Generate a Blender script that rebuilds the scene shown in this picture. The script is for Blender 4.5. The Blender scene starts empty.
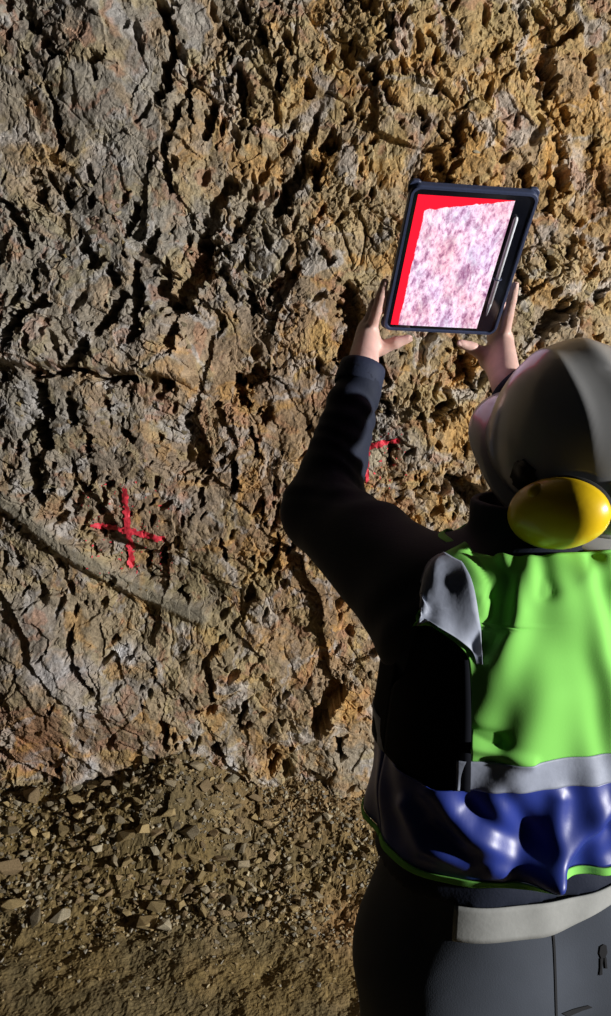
import bpy, bmesh, math, random, time
T0 = time.time()
import numpy as np
from mathutils import Vector, Matrix

# ------------------------------------------------------------------ camera, world, light, exposure
scene = bpy.context.scene
COL = scene.collection
F_PX, W_PX, H_PX, PITCH = 850.0, 611.0, 1016.0, math.radians(-10)
CAM = np.array([0.0, 0.0, 1.62])
cam_d = bpy.data.cameras.new('camera'); cam = bpy.data.objects.new('camera', cam_d); COL.objects.link(cam)
cam.location = CAM; cam.rotation_euler = (math.pi / 2 + PITCH, 0, 0)
cam_d.sensor_fit = 'VERTICAL'; cam_d.sensor_height = 36.0; cam_d.lens = 36.0 * F_PX / H_PX
cam_d.clip_start = 0.02
scene.camera = cam

world = bpy.data.worlds.new('world'); scene.world = world; world.use_nodes = True
bg = world.node_tree.nodes['Background']; bg.inputs[0].default_value = (0.8, 0.88, 1.0, 1); bg.inputs[1].default_value = 0.006

lamp_d = bpy.data.lights.new('work_lamp', 'SPOT'); lamp = bpy.data.objects.new('work_lamp', lamp_d); COL.objects.link(lamp)
lamp_d.energy = 2050; lamp_d.color = (1.0, 0.97, 0.93); lamp_d.shadow_soft_size = 0.07
lamp_d.spot_size = math.radians(58); lamp_d.spot_blend = 0.6
lamp.location = (5.2, -0.8, 1.80)
lamp.rotation_euler = (Vector((-0.1, 2.0, 1.62)) - Vector(lamp.location)).to_track_quat('-Z', 'Y').to_euler()

vs = scene.view_settings
scene.display_settings.display_device = 'sRGB'
vs.view_transform = 'Standard'; vs.look = 'None'; vs.gamma = 1.0; vs.use_curve_mapping = False
vs.exposure = 0.0

# ------------------------------------------------------------------ pixel to ray
_c, _s = math.cos(PITCH), math.sin(PITCH)
FW = np.array([0, _c, _s]); UP = np.array([0, -_s, _c]); RT = np.array([1.0, 0, 0])
def ray(u, v): return FW + RT * (u - W_PX / 2) / F_PX + UP * (H_PX / 2 - v) / F_PX
def px(u, v, y):
    """the point at world depth y seen at pixel u, v"""
    d = ray(u, v); return CAM + d * (y / d[1])
WALL_BASE_Y = 2.5
def wall_y(z): return WALL_BASE_Y - 0.075 * (np.clip(z, -0.5, 4) - 0.37)
def wpx(u, v):
    """pixel to (x, z) on the mean wall plane"""
    d = ray(u, v); y = 2.4
    for _ in range(6):
        p = CAM + d * (y / d[1]); y = float(wall_y(p[2]))
    p = CAM + d * (y / d[1]); return np.array([p[0], p[2]])

# ------------------------------------------------------------------ numpy noise
def _hash(ix, iy, seed):
    h = (ix.astype(np.int64) * 374761393 + iy.astype(np.int64) * 668265263 + seed * 1442695041) & 0xffffffff
    h = ((h ^ (h >> 13)) * 1274126177) & 0xffffffff
    return ((h ^ (h >> 16)) & 0xffffff) / float(0x1000000)
def noise(x, y, seed=0):
    ix, iy = np.floor(x), np.floor(y); fx, fy = x - ix, y - iy
    ux, uy = fx * fx * fx * (fx * (fx * 6 - 15) + 10), fy * fy * fy * (fy * (fy * 6 - 15) + 10)
    def g(a, b):
        t = _hash(ix + a, iy + b, seed) * 2 * np.pi
        return np.cos(t) * (fx - a) + np.sin(t) * (fy - b)
    return ((g(0, 0) * (1 - ux) + g(1, 0) * ux) * (1 - uy) + (g(0, 1) * (1 - ux) + g(1, 1) * ux) * uy) * 1.5
def fbm(x, y, octv=4, seed=0, gain=0.5):
    t = 0; a = 1.0
    for o in range(octv):
        t = t + a * noise(x, y, seed + o * 17); x = x * 2.03 + 5.1; y = y * 2.03 + 1.7; a *= gain
    return t
def facets(x, y, seed=0, slope=1.0):
    """broken rock: each jittered cell is a plane with its own level and tilt; also returns distance to the cell border and a cell id value"""
    ix, iy = np.floor(x), np.floor(y)
    best = np.full(x.shape, 9.0); sec = np.full(x.shape, 9.0); val = np.zeros(x.shape); cid = np.zeros(x.shape)
    for a in (-1, 0, 1):
        for b in (-1, 0, 1):
            cx, cy = ix + a, iy + b
            qx = cx + _hash(cx, cy, seed); qy = cy + _hash(cx, cy, seed + 1)
            dx, dy = x - qx, y - qy
            d = dx * dx + dy * dy
            lv = _hash(cx, cy, seed + 2) - 0.5
            h = lv + slope * ((_hash(cx, cy, seed + 3) - 0.5) * dx + (_hash(cx, cy, seed + 4) - 0.5) * dy) * 2
            m = d < best
            sec = np.where(m, best, np.minimum(sec, d))
            val = np.where(m, h, val); cid = np.where(m, lv, cid); best = np.where(m, d, best)
    return val, np.sqrt(sec) - np.sqrt(best), cid
def pits(x, y, prob, seed=0, rot=0.5):
    """scattered slots and pocks: 1 in the middle of a pit, 0 outside"""
    ix, iy = np.floor(x), np.floor(y); out = np.zeros(x.shape)
    for a in (-1, 0, 1):
        for b in (-1, 0, 1):
            cx, cy = ix + a, iy + b; on = _hash(cx, cy, seed + 5) < prob
            dx = x - cx - _hash(cx, cy, seed); dy = y - cy - _hash(cx, cy, seed + 1)
            t = rot + (_hash(cx, cy, seed + 2) - .5) * 1.3; r = .10 + .22 * _hash(cx, cy, seed + 3); el = 1.3 + 1.9 * _hash(cx, cy, seed + 4)
            c, s_ = np.cos(t), np.sin(t); u = dx * c + dy * s_; v = -dx * s_ + dy * c
            out = np.maximum(out, on * (1 - sstep(.55, 1.15, np.hypot(u / r, v / (r * el)))))
    return out
def sstep(a, b, x):
    t = np.clip((x - a) / (b - a), 0, 1); return t * t * (3 - 2 * t)
def seg_dist(x, y, a, b):
    dx, dy = b[0] - a[0], b[1] - a[1]; L = dx * dx + dy * dy + 1e-12
    t = np.clip(((x - a[0]) * dx + (y - a[1]) * dy) / L, 0, 1)
    return np.hypot(x - a[0] - t * dx, y - a[1] - t * dy), t

# ------------------------------------------------------------------ scene helpers
def tag(o, label=None, cat=None, group=None, kind=None):
    if label: o['label'] = label
    if cat: o['category'] = cat
    if group: o['group'] = group
    if kind: o['kind'] = kind
    return o
def mesh_np(name, verts, quads=None, tris=None, smooth=True):
    me = bpy.data.meshes.new(name)
    verts = np.asarray(verts, np.float32); me.vertices.add(len(verts)); me.vertices.foreach_set('co', verts.ravel())
    parts = []; tot = []
    if quads is not None and len(quads): parts.append(np.asarray(quads, np.int32).ravel()); tot.append(np.full(len(quads), 4, np.int32))
    if tris is not None and len(tris): parts.append(np.asarray(tris, np.int32).ravel()); tot.append(np.full(len(tris), 3, np.int32))
    li = np.concatenate(parts); lt = np.concatenate(tot); ls = np.concatenate([[0], np.cumsum(lt)[:-1]]).astype(np.int32)
    me.loops.add(len(li)); me.loops.foreach_set('vertex_index', li)
    me.polygons.add(len(lt)); me.polygons.foreach_set('loop_start', ls)
    me.polygons.foreach_set('use_smooth', np.full(len(lt), smooth))
    me.update(calc_edges=True); me.validate()
    return me
def obj(name, me, mat=None, parent=None):
    o = bpy.data.objects.new(name, me); COL.objects.link(o)
    if mat and me is not None and not me.materials: me.materials.append(mat)
    if parent: o.parent = parent
    return o
def grid_quads(nr, nc, wrap=False):
    r = np.arange(nr - 1)[:, None]; c = np.arange(nc if wrap else nc - 1)[None, :]
    c2 = (c + 1) % nc
    return np.stack([r * nc + c, r * nc + c2, (r + 1) * nc + c2, (r + 1) * nc + c], -1).reshape(-1, 4)
def bm_obj(name, bm, mat, parent=None, smooth=False):
    me = bpy.data.meshes.new(name); bmesh.ops.recalc_face_normals(bm, faces=bm.faces); bm.to_mesh(me); bm.free()
    if smooth: me.polygons.foreach_set('use_smooth', np.ones(len(me.polygons), bool))
    return obj(name, me, mat, parent)
def tube(pts, r, n=10, closed=False, cap=True):
    """verts, quads, tris of a tube; r is a number or a list"""
    P = np.asarray(pts, float); m = len(P); r = np.broadcast_to(r, m)
    V = []
    T = np.gradient(P, axis=0); T /= np.linalg.norm(T, axis=1)[:, None] + 1e-12
    ref = np.array([0, 0, 1.0]) if abs(T[0][2]) < 0.9 else np.array([1.0, 0, 0])
    a = np.cross(T[0], ref); a /= np.linalg.norm(a)
    for i in range(m):
        a = a - T[i] * (a @ T[i]); a /= np.linalg.norm(a); b = np.cross(T[i], a)
        th = np.arange(n) * 2 * np.pi / n
        V.append(P[i] + r[i] * (np.cos(th)[:, None] * a + np.sin(th)[:, None] * b))
    V = np.concatenate(V); Q = grid_quads(m, n, True); Tn = []
    if cap:
        V = np.concatenate([V, P[[0, -1]]]); k = len(V)
        for i in range(n):
            Tn.append((k - 2, (i + 1) % n, i)); Tn.append((k - 1, (m - 1) * n + i, (m - 1) * n + (i + 1) % n))
    return V, Q, Tn

# ------------------------------------------------------------------ materials
def new_mat(name, color, rough=0.8, metal=0.0, bump=0.0, bscale=80, var=0.0, vscale=8, coat=0.0, sheen=0.0, spec=0.5):
    m = bpy.data.materials.new(name); m.use_nodes = True; nt = m.node_tree; b = nt.nodes['Principled BSDF']
    b.inputs['Base Color'].default_value = (*color, 1); b.inputs['Roughness'].default_value = rough; b.inputs['Metallic'].default_value = metal
    b.inputs['Coat Weight'].default_value = coat; b.inputs['Coat Roughness'].default_value = 0.12
    b.inputs['Specular IOR Level'].default_value = spec
    if sheen: b.inputs['Sheen Weight'].default_value = sheen
    tc = nt.nodes.new('ShaderNodeTexCoord')
    if var:
        n = nt.nodes.new('ShaderNodeTexNoise'); n.inputs['Scale'].default_value = vscale; n.inputs['Detail'].default_value = 5
        r = nt.nodes.new('ShaderNodeMapRange'); r.inputs[3].default_value = 1 - var; r.inputs[4].default_value = 1 + var
        r.inputs[1].default_value = 0.3; r.inputs[2].default_value = 0.7
        mx = nt.nodes.new('ShaderNodeMix'); mx.data_type = 'RGBA'; mx.blend_type = 'MULTIPLY'; mx.inputs[0].default_value = 1
        mx.inputs[6].default_value = (*color, 1)
        nt.links.new(tc.outputs['Object'], n.inputs['Vector']); nt.links.new(n.outputs['Fac'], r.inputs[0])
        nt.links.new(r.outputs[0], mx.inputs[7]); nt.links.new(mx.outputs[2], b.inputs['Base Color'])
    if bump:
        n = nt.nodes.new('ShaderNodeTexNoise'); n.inputs['Scale'].default_value = bscale; n.inputs['Detail'].default_value = 4
        bp = nt.nodes.new('ShaderNodeBump'); bp.inputs['Strength'].default_value = bump; bp.inputs['Distance'].default_value = 0.004
        nt.links.new(tc.outputs['Object'], n.inputs['Vector']); nt.links.new(n.outputs['Fac'], bp.inputs['Height']); nt.links.new(bp.outputs[0], b.inputs['Normal'])
    return m
def rock_mat(name, fine=1.0, tint=None):
    """rock: colour from the 'zone' attribute (mineral zones) or a tint, broken up by noise speckle"""
    m = bpy.data.materials.new(name); m.use_nodes = True; nt = m.node_tree; b = nt.nodes['Principled BSDF']
    b.inputs['Roughness'].default_value = 0.85; b.inputs['Specular IOR Level'].default_value = 0.3
    tc = nt.nodes.new('ShaderNodeTexCoord')
    def nz(scale, lo, hi, a, c, detail=6, rough=0.65):
        n = nt.nodes.new('ShaderNodeTexNoise'); n.inputs['Scale'].default_value = scale; n.inputs['Detail'].default_value = detail; n.inputs['Roughness'].default_value = rough
        r = nt.nodes.new('ShaderNodeMapRange'); r.inputs[1].default_value = lo; r.inputs[2].default_value = hi; r.inputs[3].default_value = a; r.inputs[4].default_value = c
        nt.links.new(tc.outputs['Object'], n.inputs['Vector']); nt.links.new(n.outputs['Fac'], r.inputs[0]); return n, r.outputs[0]
    n1, v1 = nz(26, 0.3, 0.7, 0.70, 1.30)
    n2, v2 = nz(170, 0.3, 0.7, 0.70, 1.30, 4)
    n3, v3 = nz(9, 0.54, 0.70, 0.0, 0.30)
    mul = nt.nodes.new('ShaderNodeMath'); mul.operation = 'MULTIPLY'; nt.links.new(v1, mul.inputs[0]); nt.links.new(v2, mul.inputs[1])
    mix = nt.nodes.new('ShaderNodeMix'); mix.data_type = 'RGBA'; mix.blend_type = 'MULTIPLY'; mix.inputs[0].default_value = 1
    st = nt.nodes.new('ShaderNodeMix'); st.data_type = 'RGBA'; st.inputs[7].default_value = (0.34, 0.24, 0.13, 1)
    nt.links.new(v3, st.inputs[0])
    if tint is None:
        at = nt.nodes.new('ShaderNodeAttribute'); at.attribute_name = 'zone'; nt.links.new(at.outputs['Color'], st.inputs[6])
    else: st.inputs[6].default_value = (*tint, 1)
    if tint is not None:
        oi = nt.nodes.new('ShaderNodeObjectInfo'); rr = nt.nodes.new('ShaderNodeMapRange'); rr.inputs[3].default_value = 0.65; rr.inputs[4].default_value = 1.35
        nt.links.new(oi.outputs['Random'], rr.inputs[0]); m2 = nt.nodes.new('ShaderNodeMath'); m2.operation = 'MULTIPLY'
        nt.links.new(mul.outputs[0], m2.inputs[0]); nt.links.new(rr.outputs[0], m2.inputs[1]); mul = m2
    nt.links.new(st.outputs[2], mix.inputs[6]); nt.links.new(mul.outputs[0], mix.inputs[7]); nt.links.new(mix.outputs[2], b.inputs['Base Color'])
    bp = nt.nodes.new('ShaderNodeBump'); bp.inputs['Strength'].default_value = 0.42 * fine; bp.inputs['Distance'].default_value = 0.006
    nt.links.new(n2.outputs['Fac'], bp.inputs['Height'])
    bp2 = nt.nodes.new('ShaderNodeBump'); bp2.inputs['Strength'].default_value = 0.42 * fine; bp2.inputs['Distance'].default_value = 0.012
    nb, _ = nz(60, 0, 1, 0, 1, 6, 0.7)
    nt.links.new(nb.outputs['Fac'], bp2.inputs['Height']); nt.links.new(bp.outputs[0], bp2.inputs['Normal']); nt.links.new(bp2.outputs[0], b.inputs['Normal'])
    return m

M_ROCK = rock_mat('fractured_rock')
M_EARTH = rock_mat('muddy_ground')

# ------------------------------------------------------------------ rock face
def axis_coords(lo, hi, c0, c1, step):
    core = np.arange(c0, c1 + 1e-6, step); left = []; x = c0; s = step
    while x > lo: s = min(s * 1.18, .011 if x > c0 - 1.0 else .05); x -= s; left.append(x)
    right = []; x = core[-1]; s = step
    while x < hi: s = min(s * 1.18, .011 if x < core[-1] + 1.0 else .05); x += s; right.append(x)
    return np.concatenate([np.array(left[::-1]), core, np.array(right)])
# crevices, and dark spots cut as recesses, read off the photograph: (points in pixels, half width in pixels, depth in metres)
RECESSES = [
    ([(158, 0), (172, 28), (170, 58), (164, 80), (158, 96)], 5.5, .11), ([(176, 104), (172, 126)], 4, .07), ([(187, 70), (190, 112)], 3, .05),
    ([(164, 134), (163, 158), (169, 190)], 4, .07), ([(42, 84), (54, 108), (57, 148)], 3.5, .06), ([(20, 58), (26, 68)], 4, .05),
    ([(90, 64), (104, 56)], 4, .05), ([(50, 50), (60, 55)], 3, .04), ([(46, 172), (55, 192)], 4, .05), ([(88, 165), (92, 180)], 3, .04),
    ([(306, 160), (292, 182), (279, 208)], 8, .10), ([(318, 112), (306, 148)], 4, .06), ([(325, 146), (338, 140)], 6, .06), ([(320, 160), (316, 186)], 5, .06),
    ([(240, 66), (242, 104)], 5, .08), ([(233, 68), (230, 80)], 4, .06), ([(214, 102), (206, 134)], 5.5, .08), ([(282, 62), (278, 88)], 4, .06),
    ([(286, 34), (290, 50)], 4, .06), ([(240, 0), (246, 14)], 5, .08), ([(220, 18), (232, 34)], 3, .05), ([(260, 30), (266, 42)], 3, .04),
    ([(308, 86), (311, 95)], 4, .06), ([(333, 128), (330, 150)], 4, .05),
    ([(232, 180), (214, 206), (204, 240)], 8, .08), ([(206, 250), (192, 280), (180, 308)], 12, .12), ([(164, 276), (168, 302)], 8, .10), ([(176, 330), (172, 345)], 6, .08),
    ([(250, 210), (234, 232)], 6, .06), ([(136, 268), (140, 300), (138, 338)], 6, .10), ([(126, 298), (104, 332)], 6, .09), ([(90, 344), (80, 368)], 6, .09),
    ([(88, 246), (94, 262)], 6, .07), ([(138, 206), (128, 234)], 4.5, .07), ([(112, 272), (120, 282)], 6, .07), ([(172, 0), (168, 10)], 4, .05),
    ([(2, 202), (22, 222), (30, 244)], 5, .06), ([(48, 300), (24, 316), (16, 344)], 6, .08), ([(36, 270), (40, 290)], 3, .05), ([(154, 232), (150, 252)], 4, .06), ([(68, 185), (66, 200)], 5, .06),
    ([(36, 372), (60, 374), (84, 368), (104, 378), (134, 378)], 4, .07), ([(160, 382), (174, 386)], 5, .07), ([(44, 386), (50, 412)], 8, .09), ([(44, 425), (46, 444)], 9, .10), ([(34, 462), (36, 484), (41, 500)], 6, .09),
    ([(72, 400), (76, 420)], 5, .07), ([(88, 430), (91, 450)], 5, .08), ([(92, 466), (93, 488)], 3, .05), ([(20, 442), (18, 452)], 4, .05), ([(110, 402), (108, 412)], 4, .05), ([(124, 430), (132, 440)], 4, .05),
    ([(268, 408), (264, 424)], 4, .05), ([(244, 400), (236, 380)], 6, .07), ([(234, 466), (233, 492)], 4.5, .08), ([(256, 450), (258, 458)], 3, .05), ([(277, 548), (268, 574)], 4.5, .08), ([(252, 430), (256, 446)], 3, .05),
    ([(262, 505), (260, 515)], 3, .04), ([(222, 540), (224, 560)], 3, .05), ([(350, 296), (356, 330), (346, 356)], 11, .12), ([(322, 252), (332, 262)], 4, .05), ([(276, 286), (270, 300)], 4, .05), ([(248, 290), (256, 312)], 4, .06), ([(240, 380), (262, 376)], 8, .07),  # widest one is a recess added for the dark patch beside the hand
    ([(335, 684), (324, 704), (318, 722)], 12, .14), ([(336, 734), (342, 756)], 5, .08), ([(70, 636), (74, 660), (96, 688)], 3.5, .06), ([(165, 716), (168, 742)], 5, .09), ([(14, 556), (18, 568)], 4, .06), ([(146, 556), (144, 572)], 3, .05), ([(166, 540), (160, 566)], 4, .06),
    ([(222, 640), (206, 660), (214, 692)], 5, .05), ([(246, 700), (240, 728)], 4, .06), ([(216, 745), (220, 752)], 5, .06), ([(278, 755), (270, 770)], 5, .06), ([(178, 594), (184, 602)], 4, .05), ([(106, 578), (112, 584)], 5, .05),
    ([(522, 10), (526, 26)], 4, .07), ([(500, 44), (492, 60)], 5, .07), ([(544, 66), (550, 90)], 6, .09), ([(580, 24), (560, 42)], 4, .06), ([(460, 122), (456, 150)], 5, .08), ([(420, 112), (424, 118)], 5, .06), ([(440, 126), (444, 140)], 3, .05),
    ([(560, 108), (566, 124)], 3, .05), ([(556, 138), (562, 160)], 4, .07), ([(560, 172), (564, 186)], 8, .10), ([(524, 172), (526, 188)], 6, .09), ([(425, 174), (420, 182)], 6, .08), ([(552, 192), (548, 210)], 4, .06), ([(546, 254), (550, 270)], 4, .07), ([(572, 246), (570, 254)], 4, .06),
    ([(564, 306), (542, 328)], 9, .12), ([(572, 306), (572, 322)], 4, .08), ([(520, 270), (524, 290)], 4, .06), ([(604, 290), (598, 300)], 4, .06), ([(590, 278), (600, 270)], 3, .05), ([(592, 150), (596, 140)], 3, .05),
    ([(464, 358), (460, 374)], 8, .09), ([(446, 404), (434, 416)], 7, .09), ([(470, 374), (472, 390)], 4, .06), ([(384, 400), (388, 412)], 5, .06), ([(392, 446), (390, 462)], 4, .06), ([(448, 476), (442, 492)], 5, .07), ([(460, 484), (476, 500), (492, 520), (500, 545)], 13, .14),  # last one is a recess added in place of the shadow beside the neck
    ([(386, 30), (388, 40)], 4, .06), ([(372, 70), (378, 80)], 5, .07), ([(386, 90), (392, 100)], 5, .07), ([(350, 110), (346, 120)], 3, .05), ([(376, 136), (372, 142)], 4, .06), ([(360, 0), (364, 8)], 5, .06), ([(400, 66), (404, 72)], 3, .04), ([(428, 40), (430, 46)], 3, .04),
]
# colours of the mineral zones: (pixel x, y, radius in pixels, colour, weight)
GREY, BLUEGREY, ORANGE, BROWN, OCHRE, PALE, REDBR, OLIVE = (.30, .285, .255), (.36, .365, .375), (.50, .30, .105), (.32, .19, .095), (.44, .31, .14), (.62, .61, .62), (.36, .16, .08), (.27, .23, .12)
ZONES = [(80, 60, 130, GREY, 1.3), (60, 180, 120, GREY, 1.1), (120, 260, 120, GREY, 1.3), (30, 120, 50, OCHRE, .5), (45, 155, 22, ORANGE, .7), (180, 150, 24, ORANGE, .6), (95, 440, 100, (.27, .25, .22), 1.6),
         (20, 420, 60, GREY, 1.0), (230, 270, 60, GREY, .9), (240, 130, 55, OCHRE, 1.1), (215, 125, 16, ORANGE, .9), (350, 80, 70, OCHRE, 1.2), (430, 90, 70, ORANGE, .9), (560, 110, 80, ORANGE, 1.8), (590, 200, 60, ORANGE, 1.1), (480, 30, 60, OLIVE, .7),
         (550, 40, 50, OLIVE, .8), (390, 150, 40, (.46, .40, .30), .9), (350, 210, 50, OCHRE, .6), (560, 280, 60, (.40, .33, .22), 1.0), (590, 330, 50, OCHRE, .9), (210, 350, 60, BROWN, 1.2), (180, 380, 40, ORANGE, .8), (320, 330, 45, BROWN, 1.1), (330, 345, 20, ORANGE, .6), (300, 400, 40, BROWN, .9),
         (225, 460, 60, BROWN, 1.1), (130, 510, 60, BROWN, 1.2), (270, 540, 60, BROWN, 1.0), (370, 440, 30, BLUEGREY, 1.3), (410, 500, 40, ORANGE, .9), (458, 430, 14, ORANGE, 1.2), (430, 380, 40, OCHRE, .8), (200, 505, 30, GREY, .7), (190, 590, 50, OLIVE, 1.2), (330, 620, 60, BROWN, 1.1), (280, 700, 50, (.42, .31, .18), 1.0),
         (130, 652, 11, PALE, 1.6), (60, 665, 22, (.42, .40, .40), 1.1), (95, 700, 18, (.44, .42, .42), 1.0), (100, 764, 15, PALE, 1.3), (20, 620, 30, (.38, .35, .32), .7), (30, 740, 35, REDBR, .9), (110, 740, 35, BROWN, .8), (236, 764, 6, PALE, 1.0), (370, 740, 30, GREY, .8), (350, 710, 25, ORANGE, .5),
         (60, 320, 30, (.42, .39, .35), .9), (75, 345, 40, OCHRE, .6), (40, 280, 16, OLIVE, .6), (110, 550, 20, (.42, .38, .28), .5), (145, 345, 24, (.38, .36, .36), .8), (140, 90, 20, (.40, .40, .40), .4)]
ZW = [(wpx(u, v), r / 352.0, np.array(c), w) for u, v, r, c, w in ZONES]
CW = [([wpx(*q) for q in pts], .82 * w / 352.0, d) for pts, w, d in RECESSES]
# smoother patches of the face: (pixel x, y, radius, how smooth)
SMOOTH = [(wpx(u, v), r / 352.0, k) for u, v, r, k in [(120, 50, 45, .7), (60, 110, 40, .45), (35, 260, 40, .4), (70, 310, 45, .5), (60, 640, 80, .75), (130, 680, 60, .6), (90, 740, 50, .8), (260, 620, 70, .55), (220, 500, 50, .45), (320, 340, 25, .6), (300, 740, 50, .4), (20, 560, 40, .6), (500, 90, 25, .5), (127, 532, 42, .55), (380, 455, 30, .45)]]
RAMP = [wpx(-20, 478), wpx(0, 496), wpx(30, 520), wpx(62, 548), wpx(100, 572), wpx(140, 596), wpx(200, 618)]

def wall_height(x, z):
    """how far the rock stands out from the mean plane"""
    wx = x + .022 * fbm(x * 5, z * 5, 3, 3) + .003 * noise(x * 28, z * 28, 9); wz = z + .022 * fbm(x * 5 + 9, z * 5, 3, 5) + .003 * noise(x * 28 + 4, z * 28, 11)
    # bedding runs steeply from upper right to lower left
    a = math.radians(-28); u = wx * math.cos(a) - wz * math.sin(a); v = wx * math.sin(a) + wz * math.cos(a)
    smooth = np.zeros_like(x)
    for (c, r, k) in SMOOTH:
        smooth = np.maximum(smooth, k * np.exp(-((x - c[0]) ** 2 + (z - c[1]) ** 2) / (r * r)))
    rough = (1 - smooth) * (.30 + .70 * sstep(-.30, .35, fbm(x * 3.1 + 6, z * 3.1, 3, 151)))
    h = .050 * fbm(x * 1.6, z * 1.6, 3, 21)
    f0, e0, _ = facets(u * 5.0, v * 3.2, 31, .9); f1, e1, _ = facets(u * 13, v * 8.5, 41, 1.0); f2, e2, _ = facets(u * 34, v * 23, 51, 1.1); f3, e3, _ = facets(wx * 85, wz * 70, 61, 1.2)
    pat = sstep(-.25, .35, fbm(x * 4.5, z * 4.5, 3, 71))
    h = h + .022 * f0 + .0105 * f1 * (.45 + .55 * rough) + (.0068 * f2 * (.4 + .8 * pat) + .0036 * f3 * (.5 + pat)) * rough
    h = h + .0075 * fbm(x * 16, z * 16, 4, 81) + .0018 * fbm(x * 90, z * 90, 3, 85) * (.4 + .6 * rough)
    # random fissures between the broken blocks and small pocks
    h = h - .016 * rough * np.exp(-(e1 / .05) ** 2) * sstep(.05, .5, fbm(x * 6 + 3, z * 6, 2, 91))
    h = h - .008 * rough * np.exp(-(e2 / .10) ** 2) * sstep(-.05, .45, fbm(x * 11 + 7, z * 11, 2, 95))
    dens = sstep(-.15, .5, fbm(x * 3.5 + 2, z * 3.5, 3, 105)) * (1 - .8 * smooth) * (.45 + .55 * sstep(.75, 1.15, z))
    qx = wx + .004 * noise(x * 70, z * 70, 107); qz = wz + .004 * noise(x * 70 + 3, z * 70, 109)
    h = h - .034 * pits(qx * 26, qz * 26, .10 + .40 * dens, 131, -.35) - .014 * pits(qx * 62, qz * 62, .04 + .30 * dens, 141, -.45) * (.3 + .7 * rough)
    # the crevices and dark spots of the photograph
    jx = x + .010 * fbm(x * 26, z * 26, 4, 111, .6); jz = z + .010 * fbm(x * 26 + 5, z * 26, 4, 115, .6); wob = 1 + .55 * fbm(x * 40, z * 40, 3, 117)
    for pts, w, d in CW:
        a = np.array(pts); m = 3.5 * w + .03
        sel = (x > a[:, 0].min() - m) & (x < a[:, 0].max() + m) & (z > a[:, 1].min() - m) & (z < a[:, 1].max() + m)
        if not sel.any(): continue
        sx, sz, dm = jx[sel], jz[sel], 9.0
        for p, q in zip(pts[:-1], pts[1:]): dm = np.minimum(dm, seg_dist(sx, sz, p, q)[0])
        h[sel] -= d * (1 - sstep(.55, 1.25, dm / w * wob[sel]))
    # the long smooth scar that runs down from the left edge, with a small step under it
    dm = np.full(x.shape, 9.0)
    for p, q in zip(RAMP[:-1], RAMP[1:]): dm = np.minimum(dm, seg_dist(x, z, p, q)[0])
    k = 1 - sstep(.012, .040, dm); h = h * (1 - .75 * k) + (.035 + .05 * fbm(x * 1.6, z * 1.6, 2, 21)) * k * .75
    # upper block overhangs the grey recess on the left; the lower face bulges
    top = sstep(0, .03, z - (wpx(0, 366)[1] + (x - wpx(0, 366)[0]) * -.10 + .012 * noise(x * 12, z * 3, 121)))
    left = 1 - sstep(wpx(150, 0)[0], wpx(215, 0)[0], x)
    h = h + .055 * top * left * (1 - sstep(.05, .45, z - wpx(0, 366)[1]))
    h = h + .06 * np.exp(-((z - wpx(0, 690)[1]) / .16) ** 2) * (1 - .5 * sstep(-.2, .4, x))
    return h
def wall_color(x, z):
    wx = x + .06 * fbm(x * 7, z * 7, 4, 201); wz = z + .06 * fbm(x * 7 + 3, z * 7, 4, 203)
    acc = np.ones(x.shape + (3,)) * np.array((.34, .27, .175)) * .5; ws = np.full(x.shape, .5)
    for c, r, col, w in ZW:
        g = w * np.exp(-((wx - c[0]) ** 2 + (wz - c[1]) ** 2) / (r * r)); acc = acc + g[..., None] * col; ws = ws + g
    col = acc / ws[..., None]
    warm = np.clip((col[..., 0] - col[..., 2]) * 5, .10, 1)
    def blend(col, k, c): return col * (1 - k[..., None]) + np.array(c) * k[..., None]
    col = blend(col, sstep(.10, .55, fbm(wx * 11, wz * 11, 4, 211)) * .60 * warm, (.54, .30, .085))
    col = blend(col, sstep(.15, .55, fbm(wx * 9 + 4, wz * 9, 4, 221)) * .40, (.43, .35, .17))
    col = blend(col, sstep(.18, .60, fbm(wx * 12 + 8, wz * 12, 4, 215)) * .60, (.47, .455, .45))
    col = blend(col, sstep(.25, .60, fbm(wx * 8 + 1, wz * 8 + 6, 4, 225)) * .45, (.24, .20, .17))
    col = blend(col, sstep(.35, .70, fbm(wx * 15 + 1, wz * 15 + 6, 3, 231)) * .5, (.40, .20, .12))
    for c, r, cc, w in ZW:                                # quartz veins and rust spots keep their own colour
        if cc[2] > .38 or (cc[0] > .48 and r < .1): col = blend(col, np.clip(.62 * w * np.exp(-((wx - c[0]) ** 2 + (wz - c[1]) ** 2) / (r * r)), 0, .85), cc)
    dm = np.full(x.shape, 9.0)
    for a, b in zip(RAMP[:-1], RAMP[1:]): dm = np.minimum(dm, seg_dist(x, z, a, b)[0])
    k = (1 - sstep(.010, .034, dm)) * .8; col = col * (1 - k[..., None]) + np.array((.27, .245, .19)) * k[..., None]
    return np.clip(col, .01, 1)
def wall_point(x, z, off=0.0):
    x = np.atleast_1d(np.asarray(x, float)); z = np.atleast_1d(np.asarray(z, float))
    return np.stack([x, wall_y(z) - wall_height(x, z) - off, z], -1)

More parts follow.
